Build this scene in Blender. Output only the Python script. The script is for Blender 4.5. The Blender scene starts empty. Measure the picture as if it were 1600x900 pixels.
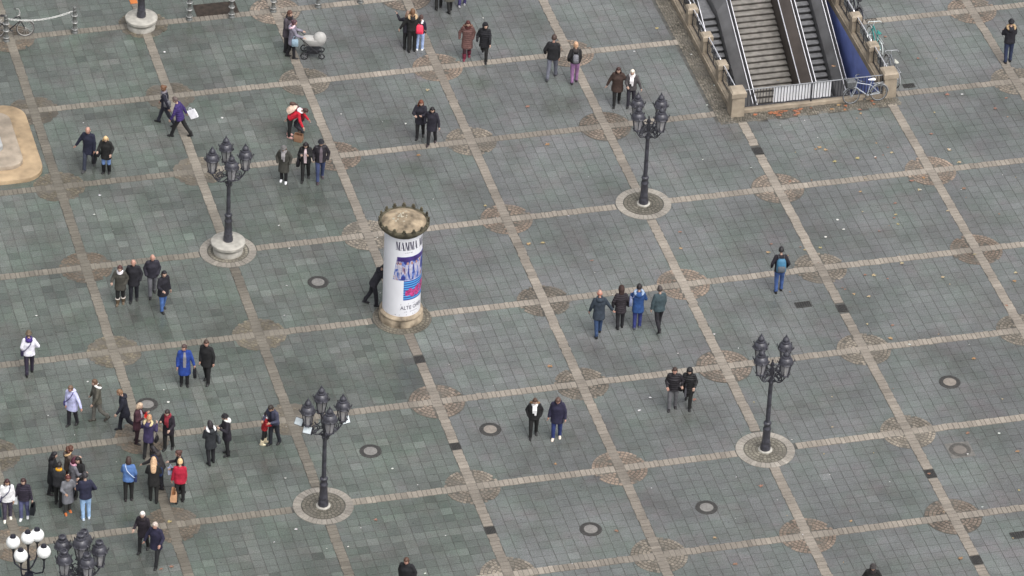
import bpy, bmesh, math, random
import numpy as np
from mathutils import Vector, Matrix
random.seed(7); rng = np.random.default_rng(7)
R_ = math.radians
scene = bpy.context.scene
C = scene.collection

# ------------------------------------------------------------------ camera
cd = bpy.data.cameras.new('camera'); camo = bpy.data.objects.new('camera', cd); C.objects.link(camo)
CAM = Vector((-26.4806, -159.1563, 102.1442)); CE = (0.95876779, -0.03971389, -0.25538626)
camo.location = CAM; camo.rotation_euler = CE
cd.sensor_width = 36; cd.lens = 180; cd.clip_start = 1; cd.clip_end = 3000
scene.camera = camo
scene.render.resolution_x = 1024; scene.render.resolution_y = 576

# ------------------------------------------------------------------ sky, sun, exposure (overcast)
SUN_EL, SUN_AZ = R_(58), R_(160)
w = bpy.data.worlds.new('World'); scene.world = w; w.use_nodes = True
nt = w.node_tree; bg = nt.nodes['Background']
sky = nt.nodes.new('ShaderNodeTexSky'); sky.sky_type = 'NISHITA'; sky.sun_disc = False
sky.sun_elevation = SUN_EL; sky.sun_rotation = SUN_AZ; sky.dust_density = 6; sky.air_density = 1.0; sky.ozone_density = 1.0
hs = nt.nodes.new('ShaderNodeHueSaturation'); hs.inputs['Saturation'].default_value = 0.22
nt.links.new(sky.outputs[0], hs.inputs['Color']); nt.links.new(hs.outputs[0], bg.inputs[0]); bg.inputs[1].default_value = 0.12
sl = bpy.data.lights.new('sun', 'SUN'); sl.energy = 0.6; sl.angle = R_(45); sl.color = (1.0, 0.96, 0.91)
so = bpy.data.objects.new('sun', sl); C.objects.link(so)
sd = Vector((math.sin(SUN_AZ)*math.cos(SUN_EL), math.cos(SUN_AZ)*math.cos(SUN_EL), math.sin(SUN_EL)))
so.rotation_euler = sd.to_track_quat('Z', 'Y').to_euler(); so.location = (10, -10, 60)
vs = scene.view_settings; vs.view_transform = 'Standard'; vs.look = 'None'; vs.exposure = 0.78; vs.gamma = 1; vs.use_curve_mapping = False

# ------------------------------------------------------------------ helpers
from mathutils import Euler
RM = Euler(CE).to_matrix()
FPX = 8000.0
def G(x, y, z=0.0):            # where a sight line meets the plane at height z
    d = RM @ Vector(((x-800)/FPX, -(y-450)/FPX, -1.0)); t = (z-CAM.z)/d.z
    return CAM + d*t
def PXY(p):
    q = RM.transposed() @ (Vector(p)-CAM); return 800+FPX*q.x/-q.z, 450-FPX*q.y/-q.z
CR = Vector((math.cos(CE[2]), math.sin(CE[2]), 0)); CA = Vector((-math.sin(CE[2]), math.cos(CE[2]), 0))
def heading(a):                # 0 towards the viewer, 90 right, 180 away, 270 left: rotation that turns +Y there
    a = R_(a); d = -CA*math.cos(a) + CR*math.sin(a); return math.atan2(-d.x, d.y)

def lin(h):
    if isinstance(h, str):
        h = [int(h[i:i+2], 16)/255 for i in (0, 2, 4)]
        return tuple(c/12.92 if c <= .04045 else ((c+.055)/1.055)**2.4 for c in h)
    return h
MATS = {}
def mat(name, col, rough=.7, metal=0, var=.12, scale=8, bump=.0, bscale=60, spec=.5, coat=0):
    key = (name, col, rough, metal, var, scale, bump, bscale)
    if key in MATS: return MATS[key]
    m = bpy.data.materials.new(name); m.use_nodes = True; t = m.node_tree; b = t.nodes['Principled BSDF']
    c = lin(col); b.inputs['Roughness'].default_value = rough; b.inputs['Metallic'].default_value = metal
    b.inputs['Specular IOR Level'].default_value = spec
    if coat: b.inputs['Coat Weight'].default_value = coat
    tc = t.nodes.new('ShaderNodeTexCoord')
    n = t.nodes.new('ShaderNodeTexNoise'); n.inputs['Scale'].default_value = scale; n.inputs['Detail'].default_value = 4
    t.links.new(tc.outputs['Object'], n.inputs['Vector'])
    mx = t.nodes.new('ShaderNodeMix'); mx.data_type = 'RGBA'
    mx.inputs[6].default_value = (*[x*(1-var) for x in c], 1); mx.inputs[7].default_value = (*[min(1, x*(1+var)+.002) for x in c], 1)
    mr = t.nodes.new('ShaderNodeMapRange'); mr.inputs[1].default_value = .3; mr.inputs[2].default_value = .7; t.links.new(n.outputs[0], mr.inputs[0]); t.links.new(mr.outputs[0], mx.inputs[0]); t.links.new(mx.outputs[2], b.inputs['Base Color'])
    if bump:
        n2 = t.nodes.new('ShaderNodeTexNoise'); n2.inputs['Scale'].default_value = bscale; n2.inputs['Detail'].default_value = 3
        t.links.new(tc.outputs['Object'], n2.inputs['Vector'])
        bp = t.nodes.new('ShaderNodeBump'); bp.inputs['Strength'].default_value = bump; bp.inputs['Distance'].default_value = .02
        t.links.new(n2.outputs[0], bp.inputs['Height']); t.links.new(bp.outputs[0], b.inputs['Normal'])
    MATS[key] = m; return m
def cloth(col, puff=False, shiny=False):
    key = ('cloth', col, puff, shiny)
    if key in MATS: return MATS[key]
    col = tuple(.9*max(c, .010)+.007 for c in lin(col))  # lifts the darkest cloth: lens haze put into the colour
    m = mat('cloth_'+str(len(MATS)), col, .5 if shiny else .85, 0, .26, 7, .6, 11, .35)
    if puff:
        t = m.node_tree; b = t.nodes['Principled BSDF']; tc = [n for n in t.nodes if n.type == 'TEX_COORD'][0]
        wv = t.nodes.new('ShaderNodeTexWave'); wv.bands_direction = 'Z'; wv.inputs['Scale'].default_value = 3.6; wv.inputs['Distortion'].default_value = 1.5
        t.links.new(tc.outputs['Object'], wv.inputs['Vector'])
        bp = t.nodes.new('ShaderNodeBump'); bp.inputs['Strength'].default_value = .4; bp.inputs['Distance'].default_value = .03
        old = [n for n in t.nodes if n.type == 'BUMP' and n != bp][0]
        t.links.new(wv.outputs['Fac'], bp.inputs['Height']); t.links.new(old.outputs[0], bp.inputs['Normal']); t.links.new(bp.outputs[0], b.inputs['Normal'])
    MATS[key] = m; return m

class MB:                      # collects vertices and faces for ONE mesh
    def __init__(s): s.v = []; s.f = []; s.mi = []; s.cur = 0
    def add(s, vs, fs):
        o = len(s.v); s.v += [tuple(v) for v in vs]; s.f += [tuple(i+o for i in f) for f in fs]; s.mi += [s.cur]*len(fs)
    def box(s, x0, x1, y0, y1, z0, z1, M=None, taper=0):
        t = taper
        vs = [Vector(p) for p in ((x0,y0,z0),(x1,y0,z0),(x1,y1,z0),(x0,y1,z0),(x0+t,y0+t,z1),(x1-t,y0+t,z1),(x1-t,y1-t,z1),(x0+t,y1-t,z1))]
        if M: vs = [M @ v for v in vs]
        s.add(vs, [(3,2,1,0),(4,5,6,7),(0,1,5,4),(1,2,6,5),(2,3,7,6),(3,0,4,7)])
    def loft(s, rings, cap=True):      # rings: lists of equal length
        n = len(rings[0]); vs = [p for r in rings for p in r]; fs = []
        for k in range(len(rings)-1):
            for i in range(n):
                j = (i+1) % n; fs.append((k*n+i, k*n+j, (k+1)*n+j, (k+1)*n+i))
        if cap: fs.append(tuple(reversed(range(n)))); fs.append(tuple((len(rings)-1)*n+i for i in range(n)))
        s.add(vs, fs)
    def lathe(s, prof, n=24, c=(0,0,0), M=None, rot=0):
        rings = []
        for r, z in prof:
            ring = [Vector((c[0]+max(r,.0008)*math.cos(rot+2*math.pi*i/n), c[1]+max(r,.0008)*math.sin(rot+2*math.pi*i/n), c[2]+z)) for i in range(n)]
            if M: ring = [M @ p for p in ring]
            rings.append(ring)
        s.loft(rings)
    def tube(s, pts, r, n=8, closed=False):
        pts = [Vector(p) for p in pts]; N = len(pts); rr = r if isinstance(r, (list, tuple)) else [r]*N
        rings = []; up = Vector((0,0,1))
        for i, p in enumerate(pts):
            a = pts[i-1] if (i or closed) else p; b = pts[(i+1) % N] if (i < N-1 or closed) else p
            d = (b-a).normalized() if (b-a).length > 1e-9 else Vector((0,0,1))
            ref = up if abs(d.z) < .95 else Vector((0,1,0))
            if rings and abs(d.z) >= .95 and False: pass
            u = d.cross(ref).normalized(); v = d.cross(u).normalized()
            rings.append([p + (u*math.cos(2*math.pi*k/n)+v*math.sin(2*math.pi*k/n))*rr[i] for k in range(n)])
        # align ring starts to avoid twists
        for i in range(1, N):
            best = min(range(n), key=lambda s_: sum((rings[i][(k+s_) % n]-rings[i-1][k]).length_squared for k in range(0, n, 2)))
            rings[i] = rings[i][best:]+rings[i][:best]
        if closed: rings.append(rings[0]); s.loft(rings, False)
        else: s.loft(rings)
    def capsule(s, a, b, ra, rb, n=10):
        a = Vector(a); b = Vector(b); d = (b-a).normalized(); pts = []; rr = []
        for k in range(1, 4): t = math.pi/2*(1-k/3); pts.append(a-d*ra*math.sin(t)*.99); rr.append(max(.002, ra*math.cos(t)) if k < 3 else ra)
        for k in range(0, 3): t = math.pi/2*(k/3); pts.append(b+d*rb*math.sin(t)); rr.append(rb*math.cos(t))
        pts.append(b+d*rb*.99); rr.append(.002)
        s.tube(pts, rr, n)
    def ell(s, c, r, n=12, m=8, M=None):
        c = Vector(c); rings = []
        for k in range(m+1):
            t = -math.pi/2+math.pi*k/m; cz = max(math.cos(t), .01)
            ring = [Vector((c.x+r[0]*cz*math.cos(2*math.pi*i/n), c.y+r[1]*cz*math.sin(2*math.pi*i/n), c.z+r[2]*math.sin(t))) for i in range(n)]
            if M: ring = [M @ p for p in ring]
            rings.append(ring)
        s.loft(rings)
    def torus(s, c, R, r, n=20, m=8, M=None, sy=1.0):
        c = Vector(c); vs = []; fs = []
        for i in range(n):
            a = 2*math.pi*i/n
            for j in range(m):
                b = 2*math.pi*j/m; p = Vector((c.x+(R+r*math.cos(b))*math.cos(a), c.y+sy*(R+r*math.cos(b))*math.sin(a), c.z+r*math.sin(b)))
                vs.append(M @ p if M else p)
                i2 = (i+1) % n; j2 = (j+1) % m; fs.append((i*m+j, i2*m+j, i2*m+j2, i*m+j2))
        s.add(vs, fs)
    def mesh(s, name, mats=(), smooth=False):
        me = bpy.data.meshes.new(name); me.from_pydata(s.v, [], s.f)
        for m in (mats if isinstance(mats, (list, tuple)) else [mats]): me.materials.append(m)
        if any(s.mi): me.polygons.foreach_set('material_index', s.mi)
        if smooth: me.polygons.foreach_set('use_smooth', [True]*len(s.f))
        me.update(); return me
    def build(s, name, mats, parent=None, smooth=False):
        return link(name, s.mesh(name, mats, smooth), parent)
def autosmooth(me, ang=40):
    me.polygons.foreach_set('use_smooth', [True]*len(me.polygons))
    bm = bmesh.new(); bm.from_mesh(me)
    for e in bm.edges:
        if len(e.link_faces) == 2 and e.calc_face_angle(0) > R_(ang): e.smooth = False
    bm.to_mesh(me); bm.free()
def link(name, me, parent=None):
    o = bpy.data.objects.new(name, me); C.objects.link(o)
    if parent is not None: o.parent = parent
    return o
def sbuild(mb, name, mats, parent=None, ang=40):
    me = mb.mesh(name, mats); autosmooth(me, ang); return link(name, me, parent)
def tag(o, label=None, cat=None, group=None, kind=None):
    if label: o['label'] = label
    if cat: o['category'] = cat
    if group: o['group'] = group
    if kind: o['kind'] = kind
    return o
def thing(name, label, cat, loc=(0,0,0), rz=0, group=None):
    o = bpy.data.objects.new(name, None); C.objects.link(o); o.location = loc; o.rotation_euler = (0,0,rz); o.empty_display_size = .2
    return tag(o, label, cat, group)
def kids(o): return [c for c in bpy.data.objects if c.parent == o]
def copy_tree(o, parent=None):
    c = o.copy(); C.objects.link(c); c.parent = parent
    for ch in list(o.children): copy_tree(ch, c)
    return c

# ------------------------------------------------------------------ the plaza
XS = [-10.08, -5.04, 0.0, 5.0416, 10.0702, 15.1162, 20.1615, 25.1763, 30.9569, 36.0, 41.04]
YS = [10.0, 5.0, 0.0, -5.0, -10.0278, -15.1406, -20.2454, -25.2117, -30.0441, -34.7997, -39.7, -44.7]
BW = .168                                       # half width of a sandstone band
PIT = (25.30, 30.86, -9.92, -1.6)              # stairwell opening

def paving_mat():
    m = bpy.data.materials.new('granite_slab'); m.use_nodes = True; t = m.node_tree; b = t.nodes['Principled BSDF']; L = t.links.new
    at = t.nodes.new('ShaderNodeAttribute'); at.attribute_name = 'tone'
    ge = t.nodes.new('ShaderNodeNewGeometry')
    def noise(sc, det=4, rough=.55):
        n = t.nodes.new('ShaderNodeTexNoise'); n.inputs['Scale'].default_value = sc; n.inputs['Detail'].default_value = det; n.inputs['Roughness'].default_value = rough
        L(ge.outputs['Position'], n.inputs['Vector']); return n
    def ramp(src, a, b_, c0=0., c1=1.):
        r = t.nodes.new('ShaderNodeMapRange'); r.inputs[1].default_value = a; r.inputs[2].default_value = b_; r.inputs[3].default_value = c0; r.inputs[4].default_value = c1
        L(src, r.inputs[0]); return r.outputs[0]
    def mul(c, f):
        x = t.nodes.new('ShaderNodeMix'); x.data_type = 'RGBA'; x.blend_type = 'MULTIPLY'; x.inputs[0].default_value = 1; L(c, x.inputs[6]); L(f, x.inputs[7]); return x.outputs[2]
    big = noise(.22, 5); mid = noise(1.3, 3, .5); fine = noise(22, 4, .7); speck = noise(90, 2)
    f1 = ramp(mid.outputs[0], .2, .8, .86, 1.13); f2 = ramp(fine.outputs[0], .25, .75, .58, 1.42); f3 = ramp(speck.outputs[0], .3, .7, .70, 1.30)
    c = mul(at.outputs['Color'], f1); c = mul(c, f2); c = mul(c, f3)
    # algae green and traffic grey, in drifts
    gr = t.nodes.new('ShaderNodeMix'); gr.data_type = 'RGBA'; gr.blend_type = 'MULTIPLY'; L(c, gr.inputs[6]); gr.inputs[7].default_value = (.90, 1.0, .92, 1)
    L(ramp(noise(.6, 4).outputs[0], .42, .68), gr.inputs[0])
    pu = t.nodes.new('ShaderNodeMix'); pu.data_type = 'RGBA'; pu.blend_type = 'MULTIPLY'; L(gr.outputs[2], pu.inputs[6]); pu.inputs[7].default_value = (1.06, .98, 1.0, 1)
    L(ramp(noise(.8, 4).outputs[0], .52, .68), pu.inputs[0])
    # damp patches: darker and shinier
    wet = ramp(big.outputs[0], .40, .62)
    we = t.nodes.new('ShaderNodeMix'); we.data_type = 'RGBA'; we.blend_type = 'MULTIPLY'; L(pu.outputs[2], we.inputs[6]); we.inputs[7].default_value = (.75, .75, .75, 1); L(wet, we.inputs[0])
    # trodden-in gum and spill marks
    vo = t.nodes.new('ShaderNodeTexVoronoi'); vo.inputs['Scale'].default_value = 1.7; L(ge.outputs['Position'], vo.inputs['Vector'])
    gm = t.nodes.new('ShaderNodeMix'); gm.data_type = 'RGBA'; gm.blend_type = 'MULTIPLY'; L(we.outputs[2], gm.inputs[6]); gm.inputs[7].default_value = (.68, .68, .70, 1); L(ramp(vo.outputs['Distance'], .075, .055), gm.inputs[0])
    sp = noise(.45, 6, .65); sm = t.nodes.new('ShaderNodeMix'); sm.data_type = 'RGBA'; sm.blend_type = 'MULTIPLY'; L(gm.outputs[2], sm.inputs[6]); sm.inputs[7].default_value = (.84, .82, .79, 1); L(ramp(sp.outputs[0], .50, .70), sm.inputs[0])
    L(sm.outputs[2], b.inputs['Base Color'])
    ro = t.nodes.new('ShaderNodeMath'); ro.operation = 'MULTIPLY_ADD'; L(wet, ro.inputs[0]); ro.inputs[1].default_value = -.07; L(ramp(mid.outputs[0], .3, .7, .17, .27), ro.inputs[2]); L(ro.outputs[0], b.inputs['Roughness'])
    bp = t.nodes.new('ShaderNodeBump'); bp.inputs['Strength'].default_value = .25; bp.inputs['Distance'].default_value = .006
    L(fine.outputs[0], bp.inputs['Height']); L(bp.outputs[0], b.inputs['Normal'])
    return m
M_PAVE = paving_mat()
def band_like(name, rough=.55, var=.25):
    m = bpy.data.materials.new(name); m.use_nodes = True; t = m.node_tree; b = t.nodes['Principled BSDF']; L = t.links.new
    at = t.nodes.new('ShaderNodeAttribute'); at.attribute_name = 'tone'; ge = t.nodes.new('ShaderNodeNewGeometry')
    c = at.outputs['Color']
    for sc, lo, hi in ((.9, 1-var, 1+var*.6), (30, .78, 1.22)):
        n = t.nodes.new('ShaderNodeTexNoise'); n.inputs['Scale'].default_value = sc; n.inputs['Detail'].default_value = 5; L(ge.outputs['Position'], n.inputs['Vector'])
        r = t.nodes.new('ShaderNodeMapRange'); r.inputs[1].default_value = .28; r.inputs[2].default_value = .72; r.inputs[3].default_value = lo; r.inputs[4].default_value = hi; L(n.outputs[0], r.inputs[0])
        x = t.nodes.new('ShaderNodeMix'); x.data_type = 'RGBA'; x.blend_type = 'MULTIPLY'; x.inputs[0].default_value = 1; L(c, x.inputs[6]); L(r.outputs[0], x.inputs[7]); c = x.outputs[2]
    if name == 'cobble_stone':
        oi = t.nodes.new('ShaderNodeObjectInfo'); r = t.nodes.new('ShaderNodeMapRange'); r.inputs[3].default_value = .72; r.inputs[4].default_value = 1.12; L(oi.outputs['Random'], r.inputs[0])
        x = t.nodes.new('ShaderNodeMix'); x.data_type = 'RGBA'; x.blend_type = 'MULTIPLY'; x.inputs[0].default_value = 1; L(c, x.inputs[6]); L(r.outputs[0], x.inputs[7])
        n = t.nodes.new('ShaderNodeTexNoise'); n.inputs['Scale'].default_value = 1.6; n.inputs['Detail'].default_value = 6; L(ge.outputs['Position'], n.inputs['Vector'])
        r = t.nodes.new('ShaderNodeMapRange'); r.inputs[1].default_value = .48; r.inputs[2].default_value = .72; L(n.outputs[0], r.inputs[0])
        y = t.nodes.new('ShaderNodeMix'); y.data_type = 'RGBA'; L(r.outputs[0], y.inputs[0]); L(x.outputs[2], y.inputs[6]); y.inputs[7].default_value = (.118,.108,.092,1); c = y.outputs[2]
    L(c, b.inputs['Base Color']); b.inputs['Roughness'].default_value = rough
    return m
M_BAND = band_like('sandstone_band'); M_COB = band_like('cobble_stone', .6, .35)

plaza_bm = MB()
BIG = 700
px0, px1, py0, py1 = PIT
for x0, x1, y0, y1 in ((-BIG, px0, -BIG, BIG), (px1, BIG, -BIG, BIG), (px0, px1, -BIG, py0), (px0, px1, py1, BIG)):
    plaza_bm.add([(x0,y0,-.012),(x1,y0,-.012),(x1,y1,-.012),(x0,y1,-.012)], [(0,1,2,3)])
M_JOINT = mat('joint_grit', (.075,.074,.068), .8, 0, .5, 3)
plaza = plaza_bm.build('plaza', M_JOINT); tag(plaza, kind='structure')
# the same paving goes on beyond the modelled field
far = MB()
fx0, fx1, fy0, fy1 = XS[0], XS[-1], YS[-1], YS[0]
for x0, x1, y0, y1 in ((-BIG, fx0, -BIG, BIG), (fx1, BIG, -BIG, BIG), (fx0, fx1, -BIG, fy0), (fx0, fx1, fy1, BIG)):
    far.add([(x0,y0,-.004),(x1,y0,-.004),(x1,y1,-.004),(x0,y1,-.004)], [(0,1,2,3)])
fm = bpy.data.materials.new('distant_paving'); fm.use_nodes = True
_t = fm.node_tree; _b = _t.nodes['Principled BSDF']; _br = _t.nodes.new('ShaderNodeTexBrick'); _g = _t.nodes.new('ShaderNodeNewGeometry')
_br.inputs['Scale'].default_value = 1; _br.inputs['Brick Width'].default_value = .39; _br.inputs['Row Height'].default_value = .39; _br.inputs['Mortar Size'].default_value = .007
_br.inputs['Color1'].default_value = (.13,.14,.135,1); _br.inputs['Color2'].default_value = (.16,.165,.165,1); _br.inputs['Mortar'].default_value = (.06,.06,.06,1)
_t.links.new(_g.outputs['Position'], _br.inputs['Vector']); _t.links.new(_br.outputs[0], _b.inputs['Base Color']); _b.inputs['Roughness'].default_value = .45
farp = far.build('outer_paving', fm, plaza)

def tone_attr(me, cols):       # one colour per 8-vertex piece
    a = me.attributes.new('tone', 'FLOAT_COLOR', 'POINT'); a.data.foreach_set('color', np.asarray(cols, 'f').ravel())
class Pieces:                  # flat stones: list of (quad corners xy, z top, colour)
    def __init__(s): s.q = []
    def add(s, q, z, col): s.q.append((q, z, col))
    def _geom(s, items, e=.006):
        V = []; F = []; K = []
        for q, z, col in items:
            o = len(V); cx = sum(p[0] for p in q)/4; cy = sum(p[1] for p in q)/4
            for p in q: V.append((p[0], p[1], -.03))
            for p in q:
                dx, dy = cx-p[0], cy-p[1]; l = math.hypot(dx, dy) or 1; V.append((p[0]+dx/l*e, p[1]+dy/l*e, z))
            F += [(o+4,o+5,o+6,o+7),(o,o+1,o+5,o+4),(o+1,o+2,o+6,o+5),(o+2,o+3,o+7,o+6),(o+3,o,o+4,o+7)]
            K += [(*col, 1)]*8
        return V, F, K
    def make(s, items, name, m, parent):
        V, F, K = s._geom(items); me = bpy.data.meshes.new(name); me.from_pydata(V, [], F); me.materials.append(m); tone_attr(me, K); me.update()
        return link(name, me, parent)
    def split(s, piece, rest, m, parent, nmax=300):
        def key(it):
            c = (sum(p[0] for p in it[0])/4, sum(p[1] for p in it[0])/4, 0); x, y = PXY(c)
            inside = 0 <= x <= 1600 and 0 <= y <= 900
            return (0 if inside else 1, -y)
        it = sorted(s.q, key=key)
        for i in it[:nmax]: s.make([i], piece, m, parent)
        if len(it) > nmax: tag(s.make(it[nmax:], rest, m, parent), kind='stuff')

CIRC = {}                      # grid crossing -> kind of roundel
LAMPS4 = [(3, 5), (6, 5), (3, 8), (6, 8)]      # indices into XS, YS with ring and cobbles (S3, S6 lines)
for i in range(len(XS)):
    for j in range(1, len(YS)):
        if (i, j) in LAMPS4: CIRC[(i, j)] = 'lamp'
        elif (i, j) in ((7, 4), (8, 4), (7, 3), (8, 3), (7, 2), (8, 2), (7,1),(8,1)): continue
        elif (i, j) == (4, 6): CIRC[(i, j)] = 'column'
        else: CIRC[(i, j)] = 'plain'
RC = .96
def covered(q):
    for (i, j) in CIRC:
        if all((p[0]-XS[i])**2+(p[1]-YS[j])**2 < (RC-.03)**2 for p in q): return True
    return False
slabs = Pieces(); NS = 12
def smooth01(x): x = max(0, min(1, x)); return x*x*(3-2*x)
for i in range(len(XS)-1):
    for j in range(len(YS)-1):
        x0, x1, y1, y0 = XS[i]+BW, XS[i+1]-BW, YS[j]-BW, YS[j+1]+BW
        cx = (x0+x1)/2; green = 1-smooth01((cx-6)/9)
        n = NS if i != 7 else 14
        du, dv = (x1-x0)/n, (y1-y0)/NS
        cell = rng.normal(0, .03)
        order = rng.random() < (.85 if cx < 12 else .25)
        for a in range(n):
            off = 0 if order else rng.choice([0, 0, .5, .33])
            ks = list(range(NS)) if off == 0 else list(range(-1, NS))
            for b in ks:
                v0, v1 = max(0, b+off), min(NS, b+1+off)
                if v1-v0 < .08: continue
                g = .005
                gy = .0035
                q = [(x0+a*du+g, y0+v0*dv+gy), (x0+(a+1)*du-g, y0+v0*dv+gy), (x0+(a+1)*du-g, y0+v1*dv-gy), (x0+a*du+g, y0+v1*dv-gy)]
                mx, my = (q[0][0]+q[1][0])/2, (q[0][1]+q[2][1])/2
                if 24.35 < mx < 31.25 and my > -10.78: continue
                if covered(q): continue
                br = 1+cell+rng.normal(0, .045 if cx < 12 else .028)
                gl = min(1, max(0, green+rng.normal(0, .12)))
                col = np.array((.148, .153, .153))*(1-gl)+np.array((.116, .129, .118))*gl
                if cx < 12:
                    if (a == 5 and rng.random() < .8) or (b == 6 and rng.random() < .7): br *= rng.uniform(1.0, 1.2); col = col*.7+np.array((.14,.145,.135))*.3
                    elif rng.random() < .06: br *= rng.uniform(1.1, 1.3)
                    elif rng.random() < .05: br *= .8
                elif rng.random() < .03: br *= rng.uniform(.85, 1.18)
                if 10 < cx < 13 and -26 < my < -20 and rng.random() < .35 : br *= 1.12
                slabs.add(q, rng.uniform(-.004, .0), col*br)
slabs.split('paving_slab', 'paving_slabs', M_PAVE, plaza)

bands = Pieces()
DRAIN_PX = [(1180,236), (1313,482), (655,562), (711,698), (767,829), (1453,740), (1523,875)]
DRAINS = [G(*p) for p in DRAIN_PX]
def band_col(x, y, run):
    l = .5+.5*math.sin(x*.37+1.3)*math.cos(y*.29)
    c = np.array((.275, .243, .205))*(.86+.16*l)*run
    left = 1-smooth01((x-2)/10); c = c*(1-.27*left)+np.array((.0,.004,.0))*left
    return c*(1+rng.normal(0, .07))
def ring_hit(p):
    for (i, j), k in CIRC.items():
        if k in ('lamp', 'column') and math.hypot(p[0]-XS[i], p[1]-YS[j]) < 1.0: return True
    return 24.35 < p[0] < 31.4 and p[1] > -10.72
def inbox(x, y): return 24.35 < x < 31.25 and y > -10.72
run = 1.
for j in range(1, len(YS)):                     # bands along x
    for i in range(len(XS)-1):
        xa, xb = XS[i]+BW+.004, XS[i+1]-BW-.004; cuts = [xa]
        while cuts[-1] < xb-.24: cuts.append(cuts[-1]+rng.uniform(.13, .21))
        cuts.append(xb)
        for x, x2 in zip(cuts, cuts[1:]):
            if rng.random() < .04: run = rng.uniform(.82, 1.15)
            c = ((x+x2)/2, YS[j])
            if ring_hit(c): continue
            g = .005; e = rng.normal(0, .009)
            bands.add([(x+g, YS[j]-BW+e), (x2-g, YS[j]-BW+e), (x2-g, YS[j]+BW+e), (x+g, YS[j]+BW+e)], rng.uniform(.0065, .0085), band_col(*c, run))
for i in range(len(XS)):                        # bands along y
    y = YS[-1]
    while y < YS[0]:
        l = rng.uniform(.14, .22)
        if rng.random() < .04: run = rng.uniform(.80, 1.12)
        c = (XS[i], y+l/2)
        hit = ring_hit(c) or (i in (7, 8) and y > -10.5) or any(abs(c[0]-d.x) < .3 and abs(c[1]-d.y) < .25 for d in DRAINS)
        if not hit:
            g = .005; e = rng.normal(0, .009)
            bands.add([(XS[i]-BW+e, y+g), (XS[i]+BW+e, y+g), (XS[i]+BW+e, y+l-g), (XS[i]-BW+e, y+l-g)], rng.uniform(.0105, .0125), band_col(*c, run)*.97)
        y += l
bands.split('band_stone', 'band_stones', M_BAND, plaza)

def cobble_mesh(r0, r1, seed, cross, base, skip=0.):
    r = np.random.default_rng(seed); P = Pieces(); rad = r0
    while rad < r1-.03:
        h = min(.128, r1-rad); n = max(6, int(2*math.pi*(rad+h/2)/r.uniform(.115, .14))); ph = r.uniform(0, 6.28)
        for k in range(n):
            a0 = ph+2*math.pi*k/n; a1 = ph+2*math.pi*(k+.90)/n
            am = (a0+a1)/2; x, y = (rad+h/2)*math.cos(am), (rad+h/2)*math.sin(am)
            if cross and (abs(x) < BW+.02 or abs(y) < BW+.02): continue
            ra, rb = rad+.006, rad+h-.012
            q = [(ra*math.cos(a0), ra*math.sin(a0)), (rb*math.cos(a0), rb*math.sin(a0)), (rb*math.cos(a1), rb*math.sin(a1)), (ra*math.cos(a1), ra*math.sin(a1))][::-1]
            if r.random() < skip*(2.2 if rad > r1-.22 else 1): continue
            P.add(q, r.uniform(.010, .018), np.array(base)*(1+r.normal(0, .13)))
        rad += h
    V, F, K = P._geom(P.q, .012)
    o = len(V); n = 48                         # grit bed
    rj = [r1*(1-(abs(r.normal(0, .07)) if skip > .02 else 0)) for k in range(n)]; V += [(rj[k]*math.cos(2*math.pi*k/n), rj[k]*math.sin(2*math.pi*k/n), .003) for k in range(n)]; F.append(tuple(range(o, o+n))); K += [((.098,.09,.076,1) if skip < .1 else (.118,.105,.085,1))]*n
    me = bpy.data.meshes.new('cobble_circle'); me.from_pydata(V, [], F); me.materials.append(M_COB); tone_attr(me, K); me.update(); return me
COBS = [cobble_mesh(.05, RC, s, True, b, sk) for s, b, sk in ((1,(.25,.20,.16),.02), (2,(.225,.192,.155),.03), (5,(.24,.185,.145),.04), (6,(.215,.187,.152),.03), (3,(.17,.14,.106),.2), (4,(.158,.138,.1),.28), (7,(.178,.14,.104),.24), (8,(.15,.13,.1),.34))]
COBL = cobble_mesh(.2, .72, 9, False, (.20,.185,.15)); COBC = cobble_mesh(.7, 1.02, 10, False, (.20,.18,.14))
ring = Pieces()
for (i, j), k in CIRC.items():
    x, y = XS[i], YS[j]
    pxx, pyy = PXY((x, y, 0))
    if not (-150 < pxx < 1750 and -150 < pyy < 1050): continue
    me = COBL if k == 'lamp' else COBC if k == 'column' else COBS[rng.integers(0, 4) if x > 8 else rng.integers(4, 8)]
    o = link('cobble_circle', me, plaza); o.location = (x, y, 0); tag(o, kind='stuff')
    if k == 'plain': o.rotation_euler[2] = math.pi/2*rng.integers(0, 4)
    if k == 'lamp':
        n = 34
        for q in range(n):
            a0, a1 = 2*math.pi*(q+.02)/n, 2*math.pi*(q+.98)/n
            ra, rb = .73, 1.0
            qd = [(x+ra*math.cos(a0), y+ra*math.sin(a0)), (x+rb*math.cos(a0), y+rb*math.sin(a0)), (x+rb*math.cos(a1), y+rb*math.sin(a1)), (x+ra*math.cos(a1), y+ra*math.sin(a1))][::-1]
            qd = [qd[0], qd[1], qd[2], qd[3]]
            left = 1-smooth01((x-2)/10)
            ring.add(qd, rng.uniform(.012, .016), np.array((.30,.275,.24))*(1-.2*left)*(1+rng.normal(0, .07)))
for it in ring.q: ring.make([it], 'ring_stone', M_BAND, plaza)

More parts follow.
